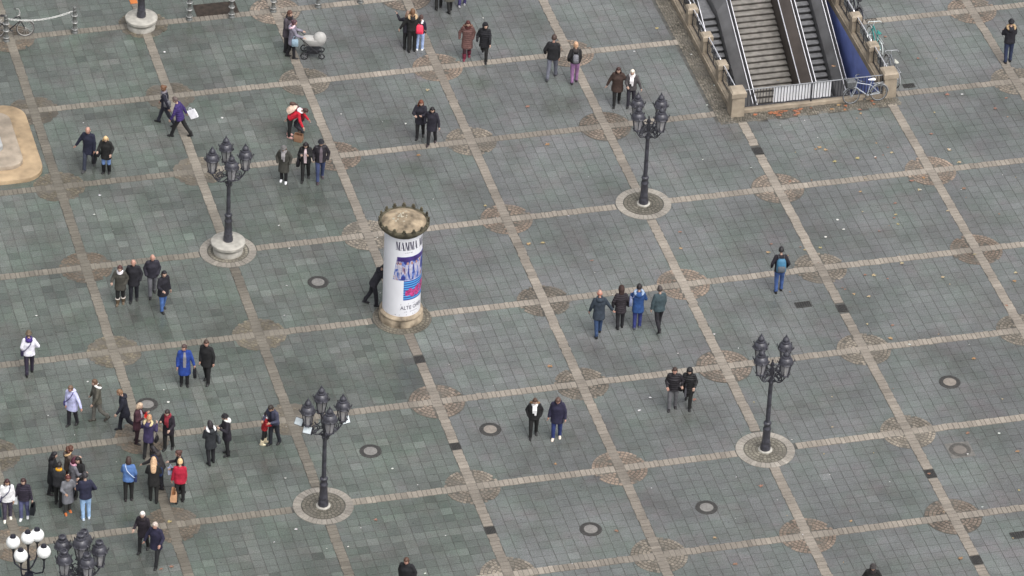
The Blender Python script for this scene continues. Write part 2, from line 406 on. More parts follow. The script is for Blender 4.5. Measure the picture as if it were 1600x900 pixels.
# small cobbles along the stairwell walls
strip = Pieces()
def cob_rect(x0, x1, y0, y1, base):
    y = y0
    while y < y1:
        x = x0+rng.uniform(-.04, 0)
        while x < x1:
            l = rng.uniform(.08, .12); j = rng.uniform(-.008, .008, 8)
            strip.add([(x+.006+j[0], y+.006+j[1]), (x+l-.006+j[2], y+.006+j[3]), (x+l-.006+j[4], y+.092+j[5]), (x+.006+j[6], y+.092+j[7])], rng.uniform(.0, .012), np.array(base)*(1+rng.normal(0, .22)))
            x += l
        y += .1
cob_rect(24.36, 24.92, -10.75, 3, (.15,.135,.11)); cob_rect(24.95, 31.25, -10.75, -10.2, (.14,.125,.10)); cob_rect(31.15, 31.3, -10.2, 3, (.13,.12,.10))
tag(strip.make(strip.q, 'cobble_strip', M_COB, plaza), kind='stuff')
# ------------------------------------------------------------------ stairwell to the station
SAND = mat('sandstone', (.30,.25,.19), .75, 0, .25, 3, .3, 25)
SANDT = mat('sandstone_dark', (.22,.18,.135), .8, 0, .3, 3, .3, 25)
CONC = mat('stair_stone', (.215,.203,.185), .7, 0, .3, 4, .2, 30); RISER = mat('dark_riser', (.065,.058,.052), .8, 0, .35, 4)  # riser colour is much darker than the treads
DARKP = mat('dark_cladding', (.165,.165,.17), .4, .2, .2, 2)
BROWNP = mat('brown_cladding', (.075,.062,.055), .5, 0, .2, 2)
ALU = mat('brushed_aluminium', (.78,.78,.82), .3, .6, .05, 3)
RUB = mat('black_rubber', (.02,.02,.022), .45)
STEPM = mat('escalator_step', (.17,.172,.18), .5, .1, .25, 6)
STEPE = mat('escalator_riser', (.015,.015,.016), .6)
IRON = mat('dark_iron', (.030,.031,.040), .42, .2, .25, 6)
BLUE = mat('blue_board', (.19,.25,.60), .55, 0, .2, 1.5)
PAPER = mat('white_sheet', (.72,.73,.76), .6, 0, .06, 4)
WX0, WX1 = 24.98, 25.30; EX0, EX1 = 30.86, 31.16; FY = -10.05
SLOPE = .537

sw = thing('stairwell_wall', 'grey lined walls and dark floor inside the stairwell opening', 'wall', (28, -10, -3.8))
inv = Vector((-28, 10, 3.8))
def off(mb):
    mb.v = [tuple(Vector(v)+inv) for v in mb.v]; return mb
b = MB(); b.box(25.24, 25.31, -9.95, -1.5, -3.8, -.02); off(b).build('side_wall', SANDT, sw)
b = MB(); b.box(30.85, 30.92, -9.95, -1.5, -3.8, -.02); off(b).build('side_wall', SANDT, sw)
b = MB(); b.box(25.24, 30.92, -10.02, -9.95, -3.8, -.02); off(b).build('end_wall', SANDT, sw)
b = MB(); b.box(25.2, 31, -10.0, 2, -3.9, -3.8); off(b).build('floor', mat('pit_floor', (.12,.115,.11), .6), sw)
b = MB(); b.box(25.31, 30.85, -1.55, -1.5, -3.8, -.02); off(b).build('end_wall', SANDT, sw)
b = MB(); b.box(30.82, 30.848, -9.93, -2.2, -3.6, -.03); p_ = off(b).build('wall_board', BLUE, sw); p_['label'] = 'plain deep blue board lining the right wall'

# staircase
b = MB(); b.box(26.78, 28.82, -2.0, -1.52, -.6, -.03); off(b).build('landing', CONC, sw)
st = thing('staircase', 'worn grey stone stairs running down between the two escalators', 'stairs', (27.9, -3.0, 0))
run_, rise_ = .222, .1192
for k in range(35):
    y = -2.0-k*run_; z = -k*rise_-.02
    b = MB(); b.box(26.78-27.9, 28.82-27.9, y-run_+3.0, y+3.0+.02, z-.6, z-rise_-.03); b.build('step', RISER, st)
    b = MB(); b.box(26.78-27.9, 28.82-27.9, y-run_+3.0-.025, y+3.0, z-rise_-.03, z-rise_+.004); b.build('tread', CONC, st)

def slope_pts(x, y0, y1, h, ytop=-3.35, flat=True):
    pts = []
    N = 26
    for k in range(N+1):
        y = y0+(y1-y0)*k/N; z = min(0, (y-ytop)*SLOPE) if y < ytop else 0
        pts.append((x, y, z+h))
    return pts
def escalator(x0, x1, label, ytop, inner_mat, outer_mat, left_w, right_w, seed):
    e = thing('escalator', label, 'escalator', ((x0+x1)/2, -3, 0), 0, 'escalators flanking the stone stairs'); cx, cy = (x0+x1)/2, -3
    run, rise = .25, .25*SLOPE
    sm = {}
    for k in range(-7, 26):
        y = ytop-k*run; z = -max(0, k)*rise-.03
        b = MB(); b.box(x0-cx+.02, x1-cx-.02, y-run-cy, y-cy+.01, z-rise*(k >= 0)-.03, z-rise*(k >= 0)); s_ = b.build('step', STEPM, e)
        b = MB(); b.box(x0-cx+.02, x1-cx-.02, y-run-cy+.002, y-run-cy+.02, z-rise*(k >= 0)-rise, z-rise*(k >= 0)-.031); b.build('riser', STEPE, s_)
    hxs = [x0-.06, x1+right_w-.09]
    for k_, (xa, xb, m) in enumerate(((x0-left_w, x0, outer_mat), (x1, x1+right_w, inner_mat))):
        top = slope_pts(0, -1.7, -9.9, .78, ytop); b = MB(); rings = []
        for (_, y, z) in top:
            zb = z-.78-.9; hx = hxs[k_]; rings.append([Vector((xa-cx, y-cy, zb)), Vector((xb-cx, y-cy, zb)), Vector((xb-cx, y-cy, z-.5 if xb-hx > .2 else z-.06)), Vector((hx+.04-cx, y-cy, z)), Vector((hx-.04-cx, y-cy, z)), Vector((xa-cx, y-cy, z-.5 if hx-xa > .2 else z-.06))])
        b.loft(rings); bal = b.build('balustrade', m, e)
        b = MB(); b.tube([(hxs[k_]-cx, y-cy, z+.05) for _, y, z in top], .042, 8); sbuild(b, 'handrail', RUB, bal)
        for dx in (-.07, .07):
            b = MB(); b.tube([(hxs[k_]+dx-cx, y-cy, z-.02) for _, y, z in top], .024 if dx > 0 else .02, 6); sbuild(b, 'rail_trim', ALU, bal)
    return e
escalator(25.52, 26.30, 'dark escalator along the left parapet wall', -3.55, DARKP, DARKP, .16, .50, 1)
escalator(29.34, 30.14, 'dark escalator beside the blue wall board', -2.9, DARKP, BROWNP, .50, .42, 2)
hr = thing('stair_handrail', 'thin pale handrail down the right side of the stairs', 'handrail', (28.76, -3, 0))
b = MB(); b.tube([(0, y+3, z) for _, y, z in slope_pts(0, -1.9, -9.4, .95, -2.3)]+[(0, -6.7, -3.4)], .022, 8); sbuild(b, 'rail', ALU, hr)
for k in range(5):
    y = -3.2-k*1.4; zz = (y+2.3)*SLOPE+.1; b = MB(); b.tube([(0, y+3, zz+.84), (.06, y+3, zz+.70), (.09, y+3, zz+.6)], .012, 6); b.build('bracket', IRON, hr)

# parapets
par = thing('parapet', 'sandstone parapet with square pillars and glazed railings round the stairwell', 'wall', (28, -10, 0))
def P0(mb): mb.v = [(v[0]-28, v[1]+10, v[2]) for v in mb.v]; return mb
def pillar(x, y, w, h):
    b = MB(); b.box(x-w/2, x+w/2, y-w/2, y+w/2, -.02, h-.24, taper=.012); pl = P0(b).build('pillar', SAND, par)
    b = MB(); b.box(x-w/2-.035, x+w/2+.035, y-w/2-.035, y+w/2+.035, h-.24, h-.06); b.box(x-w/2-.035, x+w/2+.035, y-w/2-.035, y+w/2+.035, h-.06, h, taper=.06); P0(b).build('cap', SAND, pl)
GL = bpy.data.materials.new('railing_glass'); GL.use_nodes = True
_t = GL.node_tree; _b = _t.nodes['Principled BSDF']; _b.inputs['Base Color'].default_value = (.10,.11,.12,1); _b.inputs['Roughness'].default_value = .12
_tr = _t.nodes.new('ShaderNodeBsdfTransparent'); _mx = _t.nodes.new('ShaderNodeMixShader'); _mx.inputs[0].default_value = .42
_t.links.new(_tr.outputs[0], _mx.inputs[1]); _t.links.new(_b.outputs[0], _mx.inputs[2]); _t.links.new(_mx.outputs[0], _t.nodes['Material Output'].inputs[0])
WY = [-10.12, -8.17, -6.18, -4.21, -2.24, -.3]; EY = [-9.96, -8.01, -5.91, -3.9, -1.9, 0.1]
for X, YY in ((25.10, WY), (31.0, EY)):
    b = MB(); b.box(X-.19, X+.19, YY[0], 1.5, -.02, .22); P0(b).build('kerb', SAND, par)
    b = MB(); b.box(X-.15, X+.15, YY[0], 1.5, .22, .27, taper=.03); P0(b).build('kerb_top', SAND, par)
    for k, y in enumerate(YY):
        if k == 0: pillar(X, y, .5, 1.08)
        else: pillar(X, y, .34, 1.02)
        if k < len(YY)-1:
            y0, y1 = y+(.25 if k == 0 else .17), YY[k+1]-.17
            b = MB(); b.box(X-.006, X+.006, y0+.05, y1-.05, .33, .82); P0(b).build('glass_panel', GL, par)
            f = MB()
            for z in (.31, .83): f.box(X-.015, X+.015, y0, y1, z-.015, z+.015)
            for q in range(3): yy = y0+.03+(y1-y0-.06)*q/2; f.box(X-.014, X+.014, yy-.014, yy+.014, .27, .96)
            P0(f).build('railing_frame', IRON, par)
            h = MB(); h.tube([(X+.02, y0-.02, .80), (X+.02, y0+.12, .97), (X+.02, y1-.05, .97), (X+.02, y1+.02, .95)], .022, 8); P0(h); sbuild(h, 'handrail', ALU, par)
b = MB(); b.box(25.36, 30.74, -10.18, -9.93, -.02, .13); P0(b).build('kerb', SAND, par)
# front barrier
ba = thing('barrier_railing', 'black barred railing across the low end of the stairwell', 'railing', (28, -10.05, .13))
for z in (.08, .80):
    b = MB(); b.tube([(-2.62, 0, z), (2.72, 0, z)], .02, 8); sbuild(b, 'rail', IRON if z < .5 else mat('grey_steel', (.35,.36,.38), .35, .7), ba)
for k in range(46):
    x = -2.56+k*.1155
    b = MB(); b.box(x-.009, x+.009, -.009, .009, .08, .80); b.build('bar', IRON, ba)
for x in (-2.62, 0, 2.72):
    b = MB(); b.box(x-.022, x+.022, -.022, .022, -.02, .80); b.build('post', IRON, ba)
sh = MB(); N = 14
sh.loft([[Vector((-1.45+2.2*k/N, .035+.012*math.sin(k*1.7), .10)), Vector((-1.45+2.2*k/N, .041+.012*math.sin(k*1.7), .10)), Vector((-1.45+2.2*k/N, .041+.012*math.sin(k*1.7), .77+.01*math.sin(k))), Vector((-1.45+2.2*k/N, .035+.012*math.sin(k*1.7), .77+.01*math.sin(k)))] for k in range(N+1)])
o = sh.build('banner_sheet', PAPER); o.location = (28, -10.05, .13); tag(o, 'white sheet hung behind the bars of the stairwell railing', 'sheet')

# ------------------------------------------------------------------ lamps
GLASS = bpy.data.materials.new('lantern_glass'); GLASS.use_nodes = True
_t = GLASS.node_tree; _b = _t.nodes['Principled BSDF']; _b.inputs['Base Color'].default_value = (.42,.41,.43,1); _b.inputs['Roughness'].default_value = .15
_tr = _t.nodes.new('ShaderNodeBsdfTransparent'); _mx = _t.nodes.new('ShaderNodeMixShader'); _mx.inputs[0].default_value = .5
_t.links.new(_tr.outputs[0], _mx.inputs[1]); _t.links.new(_b.outputs[0], _mx.inputs[2]); _t.links.new(_mx.outputs[0], _t.nodes['Material Output'].inputs[0])
LIRON = mat('lamp_iron', (.048,.048,.060), .36, .1, .45, 7, .2, 30)
STONE = mat('plinth_stone', (.36,.345,.31), .75, 0, .25, 4, .3, 20)
FLOOD = mat('floodlight_glass', (.62,.68,.70), .15, .2, .1, 6)
LM = {}
def lantern_meshes(broken=False):
    if broken in LM: return LM[broken]
    b = MB(); b.lathe([(.02,-.02),(.07,0),(.10,.03),(.125,.06),(.115,.09)], 12)
    for k in range(6):
        a = 2*math.pi*k/6; c, s = math.cos(a), math.sin(a)
        b.tube([(.115*c, .115*s, .08), (.178*c, .178*s, .50)], .014, 5); b.ell((.135*c, .135*s, .075), (.028,.028,.028), 6, 4); 
    fr = b.mesh('lantern_frame', LIRON); autosmooth(fr)
    b = MB(); b.lathe([(.105,.09),(.168,.50)], 6); gl = b.mesh('glass', GLASS)
    b = MB(); b.lathe([(.03,.10),(.035,.13),(.02,.2),(.035,.24),(.03,.30),(.002,.32)], 8); bulb = b.mesh('lamp_holder', mat('opal', (.6,.58,.52), .4)); 
    b = MB()
    prof = [(.19,.49),(.222,.50),(.228,.525),(.205,.55),(.205,.60),(.185,.65),(.15,.69),(.125,.71),(.135,.73),(.125,.755),(.085,.765)]
    prof += [(.085,.80),(.105,.815),(.11,.85),(.095,.87),(.06,.875),(.06,.84),(.002,.84)] if broken else [(.085,.79),(.098,.81),(.095,.84),(.07,.88),(.045,.91),(.028,.94),(.03,.96),(.012,.985),(.002,1.03)]
    b.lathe(prof, 16)
    for k in range(6):
        a = 2*math.pi*k/6; c, s = math.cos(a), math.sin(a)
        b.tube([(.215*c, .215*s, .515), (.245*c, .245*s, .55), (.262*c, .262*s, .60), (.24*c, .24*s, .63)], [.016,.018,.016,.006], 5)
    ro = b.mesh('lantern_roof', LIRON); autosmooth(ro, 50)
    LM[broken] = (fr, gl, bulb, ro); return LM[broken]
def arm_mesh(r, zl, z0):
    b = MB(); pts = []
    for k in range(13):
        t = k/12; x = .05+(r-.05)*t; z = z0+(zl-.03-z0)*t**2-.17*math.sin(math.pi*t); pts.append((x, 0, z))
    pts += [(r, 0, zl)]; b.tube(pts, .024, 7)
    sp = [(r*.52+.15*math.cos(a)*(1-a/16), 0, z0+.13+.15*math.sin(a)*(1-a/16)) for a in np.linspace(-1.2, 11, 34)]; b.tube(sp, .02, 6)
    sp = [(r*.22+.08*math.cos(a)*(1-a/13), 0, z0+.14+.08*math.sin(a)*(1-a/13)) for a in np.linspace(2, 10, 22)]; b.tube(sp, .018, 6); b.tube([(.05,0,z0+.34),(.16,0,z0+.36),(.24,0,z0+.28),(.30,0,z0+.30),(.34,0,z0+.36)], .018, 6); b.ell((.34,0,z0+.38), (.03,.03,.035), 7, 5)
    b.ell((r*.55, 0, z0-.02), (.05,.03,.045), 8, 5); b.ell((r*.30, 0, z0-.13), (.035,.03,.03), 8, 5)
    for k in range(5): b.ell((r*.52+.07*math.cos(k*1.26), .0, z0+.13+.07*math.sin(k*1.26)), (.028,.022,.028), 6, 4)
    me = b.mesh('scroll_arm', LIRON); autosmooth(me); return me
ARM = None
def lamp(loc, rz, label, nl=4, broken=False, plinth=False, group='cast iron lantern lamps', r=.58):
    z0 = .46 if plinth else 0
    t = thing('street_lamp', label, 'street lamp', loc, 0, group)
    if plinth:
        b = MB(); b.lathe([(.52,-.02),(.53,.15),(.50,.19),(.40,.21),(.38,.29),(.56,.31),(.60,.34),(.605,.43),(.58,.455),(.3,.47),(.0,.475)], 40); sbuild(b, 'stone_plinth', STONE, t, 45)
    else:
        b = MB(); b.lathe([(.24,-.01),(.24,.03),(.2,.05),(.0,.055)], 28); sbuild(b, 'stone_plinth', STONE, t)
    b = MB(); b.lathe([(.17,0),(.175,.10),(.165,.13),(.17,.17),(.15,.22),(.145,.28),(.155,.30),(.14,.34),(.125,.80),(.14,.82),(.14,.86),(.115,.90),(.105,1.02),(.135,1.05),(.135,1.10),(.09,1.14)], 20, (0,0,z0 if plinth else .05)); sbuild(b, 'base', LIRON, t, 50)
    zt = 3.30
    b = MB(); b.lathe([(.08,1.12+z0),(.074,2.0),(.068,zt-.55),(.09,zt-.5),(.095,zt-.44),(.065,zt-.4),(.062,zt-.1),(.09,zt-.05),(.07,zt+.05),(.05,zt+.16),(.075,zt+.22),(.06,zt+.28),(.02,zt+.34),(.03,zt+.38),(.002,zt+.46)], 14); sbuild(b, 'shaft', LIRON, t, 50)
    for k in range(4):
        a = rz+math.pi/4*(2*k+1); b = MB(); b.ell((.115*math.cos(a), .115*math.sin(a), zt-.44), (.05,.05,.05), 8, 5); sbuild(b, 'collar_knob', LIRON, t)
    zl = 3.32; am = arm_mesh(r, zl, zt-.22) if (r,) not in LM else LM[(r,)]; LM[(r,)] = am
    fr, gl, bu, ro = lantern_meshes(broken)
    for k in range(nl):
        a = rz+2*math.pi*k/nl
        o = link('scroll_arm', am, t); o.rotation_euler[2] = a
        l = link('lantern', fr, t); l.location = (r*math.cos(a), r*math.sin(a), zl+.02); l.scale = (1.12, 1.12, 1.12); l.rotation_euler[2] = a+random.uniform(-.15, .15)
        link('glass', gl, l); link('lantern_roof', ro, l); link('lamp_holder', bu, l)
    return t
def at_cross(i, j): return (XS[i], YS[j], 0)
VZ = CE[2]
lamp(at_cross(3, 5), VZ+R_(12), 'four-lantern black street lamp on a round stone plinth near the left monument', plinth=True)
lamp(at_cross(6, 5), VZ+R_(45), 'four-lantern black street lamp nearest the escalator stairwell')
L3 = lamp(at_cross(3, 8), VZ+R_(15), 'four-lantern black street lamp carrying white floodlights on its arms')
lamp(at_cross(6, 8), VZ+R_(44), 'four-lantern black street lamp at the lower right of the square')
lamp((XS[3]-.1, YS[2]-.15, 0), VZ+R_(30), 'black street lamp post on a stone plinth at the top edge', plinth=True)
L6 = lamp(tuple(G(126, 1022)), VZ+R_(8), 'black street lamp with six open-topped lanterns at the lower left', nl=5, broken=True, r=.60)
l_ = link('lantern', LM[True][0], L6); l_.scale = (1.2,)*3; l_.location = (.06, .05, 3.55); link('glass', LM[True][1], l_); link('lantern_roof', LM[True][3], l_); L6.scale = (1.03,)*3
# floodlights clamped to the lamp
def floodlight(loc, rz, tilt, label):
    t = thing('floodlight', label, 'floodlight', loc, rz, 'floodlights on the lamp arms')
    M = Matrix.Rotation(tilt, 4, 'X')
    b = MB(); b.box(-.15,.15,-.05,.08,-.13,.13, M, .0); b.box(-.10,.10,.08,.14,-.09,.09, M); b.build('housing', LIRON, t)
    b = MB(); b.box(-.135,.135,-.062,-.05,-.115,.115, M); b.build('lens', FLOOD, t)
    b = MB(); b.tube([(-.165,0,0),(-.165,.1,-.16),(.165,.1,-.16),(.165,0,0)], .012, 6); b.build('bracket', LIRON, t)
def lampat(px, py, z): return tuple(G(px, py, z))
floodlight(lampat(468, 659, 3.3), VZ-.5, -.7, 'square floodlight leftmost on the lamp above the ringed paving')
floodlight(lampat(481, 672, 3.2), VZ-.35, -.7, 'square floodlight on the lamp, between the left and front lanterns')
floodlight(lampat(539, 656, 3.3), VZ+.5, -.6, 'floodlight at the right arm of the same lamp')

# globe lamp
gl_ = thing('globe_lamp', 'lamp post with five white globes at the lower left corner', 'street lamp', tuple(G(47, 1030)))
DK = mat('blue_black_paint', (.016,.016,.026), .35, .2)
GLOBE = mat('opal_globe', (.80,.81,.80), .3, 0, .03, 3)
b = MB(); b.lathe([(.13,0),(.13,.5),(.1,.55),(.07,.7),(.05,2),(.045,4.0),(.08,4.05),(.05,4.15)], 14); sbuild(b, 'shaft', DK, gl_)
base = G(47, 1030)
GLB = [(20.5, 847), (43.5, 840), (58, 836), (32.5, 868), (68.5, 862)]
for gx, gy in GLB:
    zc = 4.45 if (gx, gy) != (58, 836) else 4.45
    c = G(gx, gy, zc)-base; d = Vector((c.x, c.y, 0))
    b = MB(); b.tube([(0,0,3.55), (d.x*.45, d.y*.45, 3.50), (d.x*.9, d.y*.9, 3.62), (d.x, d.y, 3.85), (d.x, d.y, 4.1)], .026, 7); b.lathe([(.03,0),(.05,.05),(.07,.10),(.12,.16)], 12, (d.x, d.y, zc-.36)); sbuild(b, 'arm', DK, gl_)
    b = MB(); b.ell((d.x, d.y, zc), (.218,.218,.218), 24, 16); g_ = sbuild(b, 'globe', GLOBE, gl_, 60)
    b = MB(); b.lathe([(.095,.185),(.10,.215),(.085,.24),(.08,.265),(.03,.275),(.002,.30)], 14, (d.x, d.y, zc)); sbuild(b, 'cap', DK, g_)
b = MB(); b.box(-.12,.12,-.2,-.02,3.2,3.5); b.build('control_box', DK, gl_)

# ------------------------------------------------------------------ advertising column
CP = Vector((XS[4]-.02, YS[6]+.1, 0))
col = thing('advertising_column', 'tall white round advertising column with a weathered stone cap', 'column', CP)
COLS = mat('column_plinth_stone', (.27,.22,.16), .85, 0, .75, 2.6, .5, 14)
CAPM = mat('weathered_cap', (.24,.19,.13), .85, 0, .75, 2.8, .6, 10)
MOSS = mat('mossy_rim', (.07,.062,.04), .85, 0, .7, 5, .6, 20)
WHITE = mat('poster_paper', (.74,.745,.79), .5, 0, .03, 2, .1, 3)
b = MB(); b.lathe([(.76,-.02),(.77,.16),(.73,.24),(.72,.27),(.755,.31),(.75,.36),(.70,.40),(.67,.44)], 56); sbuild(b, 'plinth', COLS, col, 50)
b = MB(); b.lathe([(.655,.43),(.655,3.72)], 64); sbuild(b, 'drum', WHITE, col)
b = MB(); b.lathe([(.66,3.66),(.70,3.72),(.72,3.76),(.80,3.80),(.86,3.87),(.88,3.93),(.87,3.98),(.80,4.0),(.76,3.98)], 56); rim = sbuild(b, 'rim', MOSS, col, 50)
for k in range(16):
    a = 2*math.pi*(k+.4)/16; M = Matrix.Translation((.845*math.cos(a), .845*math.sin(a), 3.96)) @ Matrix.Rotation(a, 4, 'Z')
    b = MB(); b.box(-.03,.03,-.045,.045,0,.12, M, .008); b.ell((0,0,.15), (.035,.055,.05), 8, 5, M); b.ell((0,-.05,.08), (.03,.03,.04), 6, 4, M); b.ell((0,.05,.08), (.03,.03,.04), 6, 4, M); sbuild(b, 'crest_ornament', MOSS, rim)
b = MB(); b.lathe([(.78,3.97),(.70,4.02),(.5,4.10),(.25,4.15),(.002,4.165)], 48); sbuild(b, 'cap', CAPM, col, 60)
b = MB()
for k in range(22):
    a, r = random.uniform(0, 6.28), random.uniform(.1, .62)
    x, y = -.15+.35*random.gauss(0,1)*.6, .1+.3*random.gauss(0,1)*.6
    if math.hypot(x, y) > .65: continue
    z = 4.165-.145*(math.hypot(x, y)/.7)**2
    b.ell((x, y, z), (random.uniform(.02,.055), random.uniform(.02,.05), .012), 7, 4)
b.build('lichen', mat('pale_lichen', (.36,.33,.26), .9, 0, .2, 20), col)
FR = math.atan2(-CA.y, -CA.x)                 # azimuth that faces the viewer
def cyl(u, z, r): a = FR+u/.66; return (r*math.cos(a), r*math.sin(a), z)
def patch(u0, u1, z0, z1, r, m, name, parent=None, slant=0., skew=0.):
    b = MB(); n = 24; th = .004
    rings = []
    for k in range(n+1):
        u = u0+(u1-u0)*k/n; zo = slant*(u-u0)
        rings.append([Vector(cyl(u+skew*(1-k/n), z0+zo, r)), Vector(cyl(u+skew*(1-k/n), z0+zo, r+th)), Vector(cyl(u, z1+zo, r+th)), Vector(cyl(u, z1+zo, r))])
    b.loft(rings); o = sbuild(b, name, m, parent or col, 60); return o
INK = mat('purple_black_ink', (.025,.018,.06), .5)
GREYI = mat('grey_ink', (.22,.21,.25), .5)
def glyph(ch):                                 # condensed didone capitals in a unit box
    S = lambda x0, x1, y0, y1: [(x0,y0),(x1,y0),(x1,y1),(x0,y1)]
    if ch == 'M': return [S(.05,.12,0,1), [(.04,1),(.30,1),(.58,.10),(.44,0)], [(.48,0),(.54,0),(.80,1),(.74,1)], S(.68,.92,0,1), S(0,.18,0,.05), S(0,.2,.95,1), S(.64,.98,0,.05), S(.72,.98,.95,1)]
    if ch == 'A': return [[(.06,0),(.12,0),(.46,.98),(.42,1)], [(.34,1),(.55,1),(.95,0),(.64,0)], S(.22,.64,.30,.35), S(0,.22,0,.05), S(.60,1,0,.05)]
    if ch == 'I': return [S(.35,.65,0,1), S(.22,.78,0,.05), S(.22,.78,.95,1)]
    return [[(.44,.3),(.56,.3),(.64,1),(.36,1)], S(.38,.62,0,.16)]
def word(txt, u0, z0, wd, h, sp, m, name):
    b = MB(); u = u0
    for ch in txt:
        if ch == ' ': u += wd*.6; continue
        k = .45 if ch in 'I!' else 1
        for poly in glyph(ch):
            n = 5; P = poly
            lo = [(P[0][0]+(P[1][0]-P[0][0])*i/n, P[0][1]+(P[1][1]-P[0][1])*i/n) for i in range(n+1)]; hi = [(P[3][0]+(P[2][0]-P[3][0])*i/n, P[3][1]+(P[2][1]-P[3][1])*i/n) for i in range(n+1)]
            vs = [cyl(u+x*wd*k, z0+y*h, .662) for x, y in lo]+[cyl(u+x*wd*k, z0+y*h, .662) for x, y in hi]
            b.add(vs, [(i, i+1, n+2+i, n+1+i) for i in range(n)])
        u += wd*k+sp
    b.build(name, m, col)
word('MAMMA MIA!', -.25, 3.19, .155, .34, .006, INK, 'poster_title')
def fonttext(txt, size, u0, z0, m, name, bold=1.0):
    cu = bpy.data.curves.new(name, 'FONT'); cu.body = txt; cu.size = size; cu.resolution_u = 2
    to = bpy.data.objects.new(name, cu); C.objects.link(to); bpy.context.view_layer.update()
    me = bpy.data.meshes.new_from_object(to.evaluated_get(bpy.context.evaluated_depsgraph_get())); bpy.data.objects.remove(to)
    for v in me.vertices: v.co = cyl(u0+v.co.x*.92, z0+v.co.y*bold, .662)
    me.materials.clear(); me.materials.append(m); return link(name, me, col)
fonttext('ALTE OPER', .19, -.03, .73, INK, 'poster_line', 1.15)
for u0, u1, z in ((-.03,.06,.93), (.14,.30,.95), (.42,.55,.95), (.12,.62,.62), (-.22,.02,.50), (.18,.26,.50), (.42,.60,.50), (-.05,.50,3.66), (.02,.42,3.08)):
    for k in range(int((u1-u0)/.05)):
        if random.random() < .85: patch(u0+k*.05, u0+k*.05+random.uniform(.02,.04), z, z+.022, .657, GREYI, 'small_print')
def picture(name, kind):
    m = bpy.data.materials.new(name); m.use_nodes = True; t = m.node_tree; b = t.nodes['Principled BSDF']; L = t.links.new; b.inputs['Roughness'].default_value = .45
    ge = t.nodes.new('ShaderNodeTexCoord'); mp = t.nodes.new('ShaderNodeMapping'); L(ge.outputs['Object'], mp.inputs[0])
    rp = t.nodes.new('ShaderNodeValToRGB'); e = rp.color_ramp.elements
    if kind == 1:
        mp.inputs['Scale'].default_value = (1, 1, .42); n = t.nodes.new('ShaderNodeTexNoise'); n.inputs['Scale'].default_value = 6.5; n.inputs['Detail'].default_value = 3; n.inputs['Distortion'].default_value = .6; L(mp.outputs[0], n.inputs[0])
        cols = [(.0,(.03,.015,.10)), (.42,(.03,.04,.24)), (.49,(.06,.15,.46)), (.55,(.30,.30,.52)), (.60,(.55,.53,.62)), (.65,(.35,.2,.18)), (.70,(.05,.04,.2))]
        rp.color_ramp.interpolation = 'LINEAR'; src = n.outputs[0]
    else:
        n = t.nodes.new('ShaderNodeTexWave'); n.bands_direction = 'Z'; n.inputs['Scale'].default_value = 3.3; L(ge.outputs['Object'], n.inputs[0]); src = n.outputs['Fac']
        cols = [(.0,(.03,.04,.26)), (.35,(.03,.08,.36)), (.6,(.08,.32,.66)), (1.,(.10,.38,.70))]
    while len(e) < len(cols): e.new(.5)
    for el, (p, c) in zip(e, cols): el.position = p; el.color = (*c, 1)
    L(src, rp.inputs[0]); L(rp.outputs[0], b.inputs['Base Color']); return m
pp = patch(-.20, 1.15, 1.95, 2.92, .656, picture('stage_photo', 1), 'poster_picture', skew=-.13)
patch(-.19, 1.15, 2.74, 2.915, .6615, mat('stage_sky', (.045,.025,.15), .45, 0, .3, 5), 'poster_picture')
# generic dancers printed on the stage picture
for k, (u, w_, cc) in enumerate(((-.12,.14,(.50,.48,.58)), (.12,.10,(.46,.46,.60)), (.28,.11,(.5,.5,.62)), (.46,.12,(.45,.44,.56)), (.64,.12,(.5,.48,.6)))):
    m1 = mat('costume_print', cc, .5, 0, .2, 9)
    patch(u, u+w_*.55, 2.00, 2.34, .6625, m1, 'poster_figure', slant=random.uniform(-.3,.3)); patch(u-.02, u+w_*.7, 2.30, 2.60, .6628, m1, 'poster_figure', slant=random.uniform(-.4,.4))
    patch(u+.02, u+.09, 2.60, 2.70, .6629, mat('skin_print', (.42,.24,.19), .5), 'poster_figure')
    patch(u+w_*.2, u+w_*.32, 2.0, 2.26, .6632, mat('blue_print', (.05,.06,.30), .5), 'poster_figure')
patch(.06, 1.15, 1.12, 1.93, .6562, picture('blue_stripes', 2), 'poster_picture')
b = MB()
for k in range(40):
    t_ = random.random(); u = .18+t_*.80; z = 1.40+t_*.10+random.uniform(-.17, .24)*(.5+.5*t_); r = random.uniform(.05, .10)
    ring_ = [cyl(u+r*math.cos(q*.785), z+r*math.sin(q*.785), .6625+.0002*k) for q in range(8)]; b.add(ring_, [tuple(range(8))])
b.build('poster_flowers', mat('pink_flower_print', (.46,.05,.20), .5, 0, .6, 16), col)

# ------------------------------------------------------------------ monument steps at the left edge
mo = thing('monument_base', 'tan sandstone monument steps with rounded corners at the left edge', 'monument', (-3.2, -6.6, 0))
def rrect(x0, x1, y0, y1, r, z, n=8):
    out = []
    for cx_, cy_, a0 in ((x1-r, y1-r, 0), (x0+r, y1-r, 90), (x0+r, y0+r, 180), (x1-r, y0+r, 270)):
        for k in range(n+1): a = R_(a0+90*k/n); out.append(Vector((cx_+r*math.cos(a), cy_+r*math.sin(a), z)))
    return out
TAN = mat('tan_sandstone', (.34,.25,.155), .75, 0, .3, 2.2, .4, 30); TAN2 = mat('pale_sandstone', (.31,.26,.205), .75, 0, .3, 2.2, .4, 30); GRS = mat('grey_granite', (.36,.37,.37), .6, 0, .2, 6)
def stepm(x0, x1, y0, y1, r, z0, z1, name, m, e=.025):
    b = MB(); b.loft([rrect(x0, x1, y0, y1, r, z0), rrect(x0, x1, y0, y1, r, z1-e), rrect(x0+e*.4, x1-e*.4, y0+e*.4, y1-e*.4, r, z1-e*.35), rrect(x0+e, x1-e, y0+e, y1-e, r, z1)]); sbuild(b, name, m, mo, 35)
